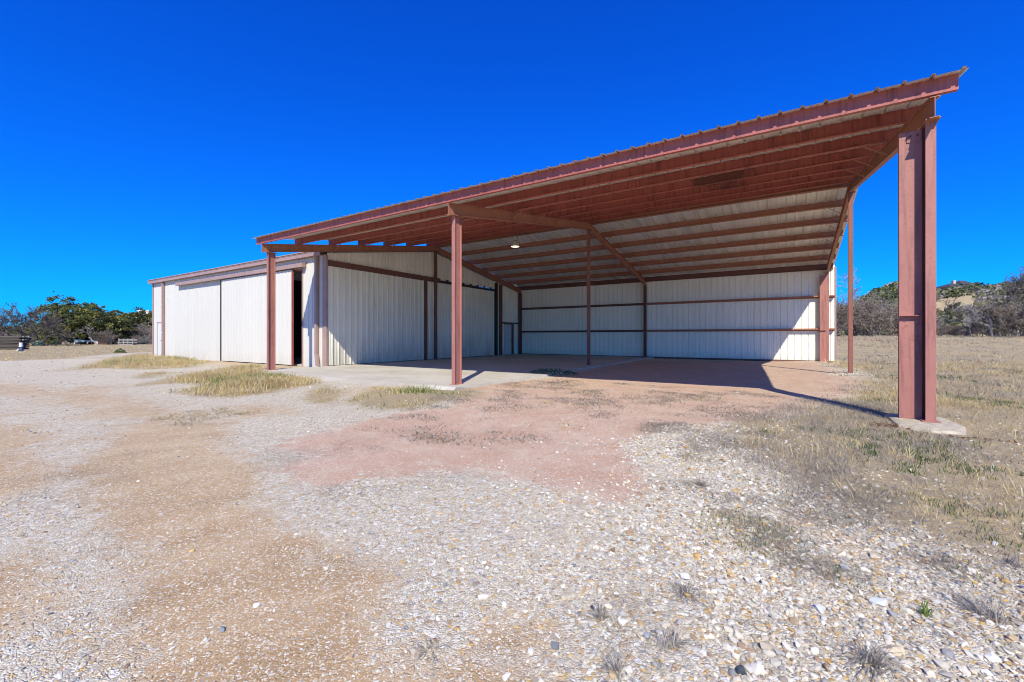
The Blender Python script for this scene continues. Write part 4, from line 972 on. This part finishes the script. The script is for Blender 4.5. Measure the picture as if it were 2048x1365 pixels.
# hillside scrub, one mass
def scrub(k0=.62, k1=1.75, n=4600, name='hillside_scrub', lab='green and grey scrub covering the far hill'):
    d = np.sqrt(rng.uniform(78 ** 2, 330 ** 2, n)); k_ = rng.uniform(k0, k1, n)
    x = CAM.x + d * (FW[0] + k_ * RT[0]); y = CAM.y + d * (FW[1] + k_ * RT[1])
    cl = fbm(x * .035, y * .035, 4, 101)
    bare_ = sdist(k_, d, np.array([(.985, 128), (1.07, 138), (1.085, 165), (.985, 160)]))
    ok = (cl > -.22) & (bare_ < -.012) & ~((k_ > .99) & (k_ < 1.13) & (d > 200) & (d < 240) & (rng.uniform(0, 1, n) < .6))
    x, y, d = x[ok], y[ok], d[ok]; n = len(x); z = ground_z(x, y)
    rad = rng.uniform(1.2, 3.4, n); per = 40
    dd = rng.normal(0, 1, (n, per, 3)); dd /= np.linalg.norm(dd, axis=2)[..., None]; dd[..., 2] = np.abs(dd[..., 2]) * .95
    p = np.stack([x, y, z], 1)[:, None] + dd * rad[:, None, None] * rng.uniform(.6, 1.05, (n, per, 1)) * (1, 1, .85)
    p = p.reshape(-1, 3); m_ = n * per; e = rng.normal(0, 1, (m_, 3)); e /= np.linalg.norm(e, axis=1)[:, None]; q = np.cross(e, rng.normal(0, 1, (m_, 3))); q /= np.linalg.norm(q, axis=1)[:, None]
    l = np.repeat(rad * .24, per)[:, None] * rng.uniform(.6, 1.3, (m_, 1))
    V = np.stack([p - e * l, p + q * l * .6, p + e * l, p - q * l * .6], 1).reshape(-1, 3); F = (np.array([(0,1,2),(0,2,3)])[None] + (np.arange(m_) * 4)[:, None, None]).reshape(-1, 3)
    pal = np.array([(.13,.15,.055),(.17,.185,.06),(.10,.12,.06),(.27,.24,.20),(.31,.28,.23),(.15,.16,.075)])  # lightened and greyed, so distance haze is in the colour
    c = pal[rng.integers(0, len(pal), n)] * rng.uniform(.8, 1.2, (n, 1)); c = np.repeat(c, per, 0) * rng.uniform(.75, 1.2, (m_, 1))
    link(name, mesh_np(name, V, F, M_LEAF, np.repeat(c, 4, 0)), kind='stuff', label=lab)
scrub()
scrub(1.78, 3.4, 2400, 'outer_hill_scrub', 'scrub covering the hill further round to the right')
def scrub_left():
    n = 900; d = np.sqrt(rng.uniform(115 ** 2, 300 ** 2, n)); k_ = rng.uniform(-1.7, -.7, n)
    x = CAM.x + d * (FW[0] + k_ * RT[0]); y = CAM.y + d * (FW[1] + k_ * RT[1]); z = ground_z(x, y); rad = rng.uniform(1.5, 3.6, n); per = 34
    dd = rng.normal(0, 1, (n, per, 3)); dd /= np.linalg.norm(dd, axis=2)[..., None]; dd[..., 2] = np.abs(dd[..., 2])
    p = (np.stack([x, y, z], 1)[:, None] + dd * rad[:, None, None] * rng.uniform(.6, 1.05, (n, per, 1)) * (1, 1, .8)).reshape(-1, 3); m_ = n * per
    e = rng.normal(0, 1, (m_, 3)); e /= np.linalg.norm(e, axis=1)[:, None]; q = np.cross(e, rng.normal(0, 1, (m_, 3))); q /= np.linalg.norm(q, axis=1)[:, None]
    l = np.repeat(rad * .25, per)[:, None] * rng.uniform(.6, 1.3, (m_, 1))
    V = np.stack([p - e * l, p + q * l * .6, p + e * l, p - q * l * .6], 1).reshape(-1, 3); F = (np.array([(0,1,2),(0,2,3)])[None] + (np.arange(m_) * 4)[:, None, None]).reshape(-1, 3)
    pal = np.array([(.07,.09,.035),(.17,.15,.12),(.20,.175,.15),(.08,.11,.04)]); c = np.repeat(pal[rng.integers(0, 4, n)], per, 0) * rng.uniform(.75, 1.2, (m_, 1))
    link('distant_scrub', mesh_np('distant_scrub', V, F, M_LEAF, np.repeat(c, 4, 0)), kind='stuff', label='grey green scrub on the rise beyond the left trees')
scrub_left()

# ------------------------------------------------------------------ far houses and yard things
def local(t): return WM[t]
hx, hy = at(1914, 218); HH = thing('hilltop_house', (hx, hy, gz(hx, hy) - .9), 'dark roofed house on top of the hill right of the front column', 'house', rz=YAW)
def lp(m, name, mat, t, **kw): return link(name, m.mesh(name, mat), WM[t], t, **kw)
wl = lp(MB().box(-8, 8, -4, 4, -1.5, 2.8), 'wall', M_STUC, HH)
for xx in (-5.5, -2.5, 2., 5.): lp(MB().box(xx - .7, xx + .7, -4.06, -4.005, .8, 2.2), 'window', M_GLASS, HH)
m = MB(); m.add([(-9,-5,2.8),(9,-5,2.8),(9,5,2.8),(-9,5,2.8),(-3,0,5.),(4,0,5.)], [(0,1,5,4),(1,2,5),(2,3,4,5),(3,0,4),(3,2,1,0)]); lp(m, 'roof', M_ROOFB, HH)
m = MB(); m.add([(-1,-3,4.3),(6,-3,4.3),(6,3,4.3),(-1,3,4.3),(1,0,6.4),(3.5,0,6.4)], [(0,1,5,4),(1,2,5),(2,3,4,5),(3,0,4),(3,2,1,0)]); lp(m, 'roof', M_ROOFB, HH)
lp(MB().box(-2.4, -1.2, -.6, .6, 4., 6.4), 'chimney', M_STUC, HH)
wx, wy = at(296, 250); WH = thing('white_house', (wx, wy, gz(wx, wy)), 'tiny white flat topped house on the rise left of the barn', 'house', rz=YAW)
lp(MB().box(-3.4, 3, -3, 3, -1, 3.0), 'wall', M_STUC, WH); lp(MB().box(-3.7, 3.3, -3.3, 3.3, 3.0, 3.3), 'roof', M_WPL, WH)
for xx in (-2, .8): lp(MB().box(xx - .6, xx + .6, -3.06, -3.005, 1.2, 2.3), 'window', M_GLASS, WH)
# shed
M_SHEDR = simple('weathered_zinc_sheet', (.34, .38, .44), .5, .3)
M_GREYW = simple('weathered_white_boards', (.33, .32, .30), .8)
sx, sy = at(264, 92); SH = thing('open_shed', (sx, sy, gz(sx, sy)), 'low open shed with pale metal roof behind bare brush at left', 'shed', rz=YAW)
m = MB(); m.hexa([(-2.7,-1.6,1.75),(2.7,-1.6,1.75),(2.7,-1.6,1.8),(-2.7,-1.6,1.8)], [(-2.7,1.6,2.35),(2.7,1.6,2.35),(2.7,1.6,2.4),(-2.7,1.6,2.4)]); lp(m, 'roof', M_SHEDR, SH)
for xx in (-2.4, -.8, .8, 2.4): lp(MB().box(xx - .06, xx + .06, -1.45, -1.33, 0, 1.76), 'post', M_PALEBARK, SH)
lp(MB().box(-2.5, 2.5, 1.3, 1.4, 0, 2.25), 'wall', M_LOG, SH)
# white slatted crate
cx, cy = at(256, 68); CR = thing('slatted_crate', (cx, cy, gz(cx, cy)), 'weathered white slatted crate standing at the far edge of the left field', 'crate', rz=YAW + .1)
for zz in (.05, .33, .61, .86): lp(MB().box(-1.05, 1.05, -.5, -.46, zz, zz + .1), 'slat', M_GREYW, CR)
for xx in (-1.0, -.35, .3, .98): lp(MB().box(xx - .06, xx + .06, -.46, -.38, 0, 1.), 'upright', M_GREYW, CR)
for zz in (.05, .33, .61, .86): lp(MB().box(-1.05, 1.05, .46, .5, zz, zz + .1), 'slat', M_GREYW, CR)
lp(MB().box(-1., 1., -.38, .46, .3, .36), 'shelf', M_LOG, CR)
# low trailer
tx_, ty_ = at(174, 73); TR = thing('flat_trailer', (tx_, ty_, gz(tx_, ty_)), 'low pale blue trailer parked under the live oak', 'trailer', rz=YAW)
lp(MB().box(-1.5, 1.3, -.7, .7, .42, .56), 'deck', M_PALEB, TR)
for yy in (-.72, .66): lp(MB().box(-1.5, 1.3, yy, yy + .06, .56, .74), 'side_rail', M_PALEB, TR)
lp(MB().box(-1.62, -1.5, -.6, .6, .1, .95), 'headboard', M_WPL, TR)
for xx in (-.3, .4):
    for yy in (-.82, .72):
        wh = lp(MB().tube([(xx, yy, .28), (xx, yy + .12, .28)], .28, 12), 'wheel', M_TYRE, TR); lp(MB().tube([(xx, yy - .01, .28), (xx, yy + .13, .28)], .13, 8), 'rim', M_WPL, wh) if False else None
lp(MB().tube([(1.3, 0, .48), (2.1, 0, .45)], .04, 6), 'drawbar', M_DARK, TR)
bx, by = at(196, 72); BB = thing('block_pile', (bx, by, gz(bx, by)), 'pale block and faded red scrap on the grass right of the trailer', 'rubble', rz=YAW)
lp(MB().box(-.3, .3, -.3, .3, 0, .55), 'block', M_STUC, BB); lp(MB().box(.35, 1.5, -.2, .2, 0, .2), 'scrap_sheet', M_RUSTRED, BB)
# woodpile
px, py = at(12, 44); WP = thing('wood_pile', (px, py, gz(px, py)), 'dark stacked woodpile at the left edge of the field', 'woodpile', rz=YAW + .05)
rr = random.Random(9); zz = .1
for row in range(9):
    for kx in range(2):
        x0 = -2.6 + 2.2 * kx + rr.uniform(-.15, .15) + row * .03; L = 2.1 + rr.uniform(-.1, .2)
        for yy in (-.4, -.15, .1, .35):
            r0 = rr.uniform(.075, .12)
            lp(MB().tube([(x0, yy + rr.uniform(-.05, .05), zz + rr.uniform(-.01, .02)), (x0 + L, yy + rr.uniform(-.05, .05), zz + rr.uniform(-.01, .03))], [r0, r0 * .85], 6), 'log', M_LOG if rr.random() < .88 else M_PALEBARK, WP)
    zz += .15
# upturned white bucket on a wrapped pipe
ux, uy = at(42, 40); BK = thing('well_head', (ux, uy, gz(ux, uy)), 'white bucket over a pipe wrapped in blue cloth in the left field', 'wellhead')
lp(MB().lathe([(.0, .78), (.125, .78), (.14, .45), (.146, .43), (.146, .40), (.125, .40)], 16), 'bucket', M_WPL, BK)
lp(MB().tube([(0, 0, -.1), (0, 0, .45)], .04, 8), 'pipe', M_GREYM, BK)
lp(MB().lathe([(.19, 0), (.18, .1), (.14, .22), (.09, .31), (.04, .35)], 10, (.05, 0, 0)), 'cloth_wrap', M_BLUE, BK)
lp(MB().lathe([(.2, 0), (.16, .1), (.08, .2), (0, .23)], 9, (-.18, -.1, 0)), 'stone_base', M_STUC, BK)
# prickly shrubs under the oak
for u, d, lab in ((108, 72, 'pale grey green cactus clump under the left trees'), (76, 60, 'dark green weed round the foot of the bare tree')):
    x, y = at(u, d); leafy('low_shrub', (x, y, gz(x, y)), .9, .9, 260, np.array([(.16,.22,.17),(.1,.16,.1),(.22,.28,.22)]), lab, .3, 'shrub')

# every bush gets the label of its own place in the line
ORD = 'first second third fourth fifth sixth seventh eighth ninth tenth eleventh twelfth thirteenth fourteenth fifteenth sixteenth seventeenth eighteenth nineteenth twentieth twenty-first twenty-second'.split()
for grp, txt in ((GR, '%s from the left of the leafless bushes lining the far right field'), ('low brush right of the front column', '%s from the left of the low bushes in the gap right of the front column'), (GL, '%s from the left of the grey bushes below the left field trees')):
    L_ = [o for o in COL.objects if o.get('group') == grp]
    def lat_of(o):
        p = WM[o].translation; r_ = np.array([p.x - CAM.x, p.y - CAM.y]); return float(r_ @ RT / (r_ @ FW))
    for i_, o in enumerate(sorted(L_, key=lat_of)): o['label'] = txt % ORD[i_]
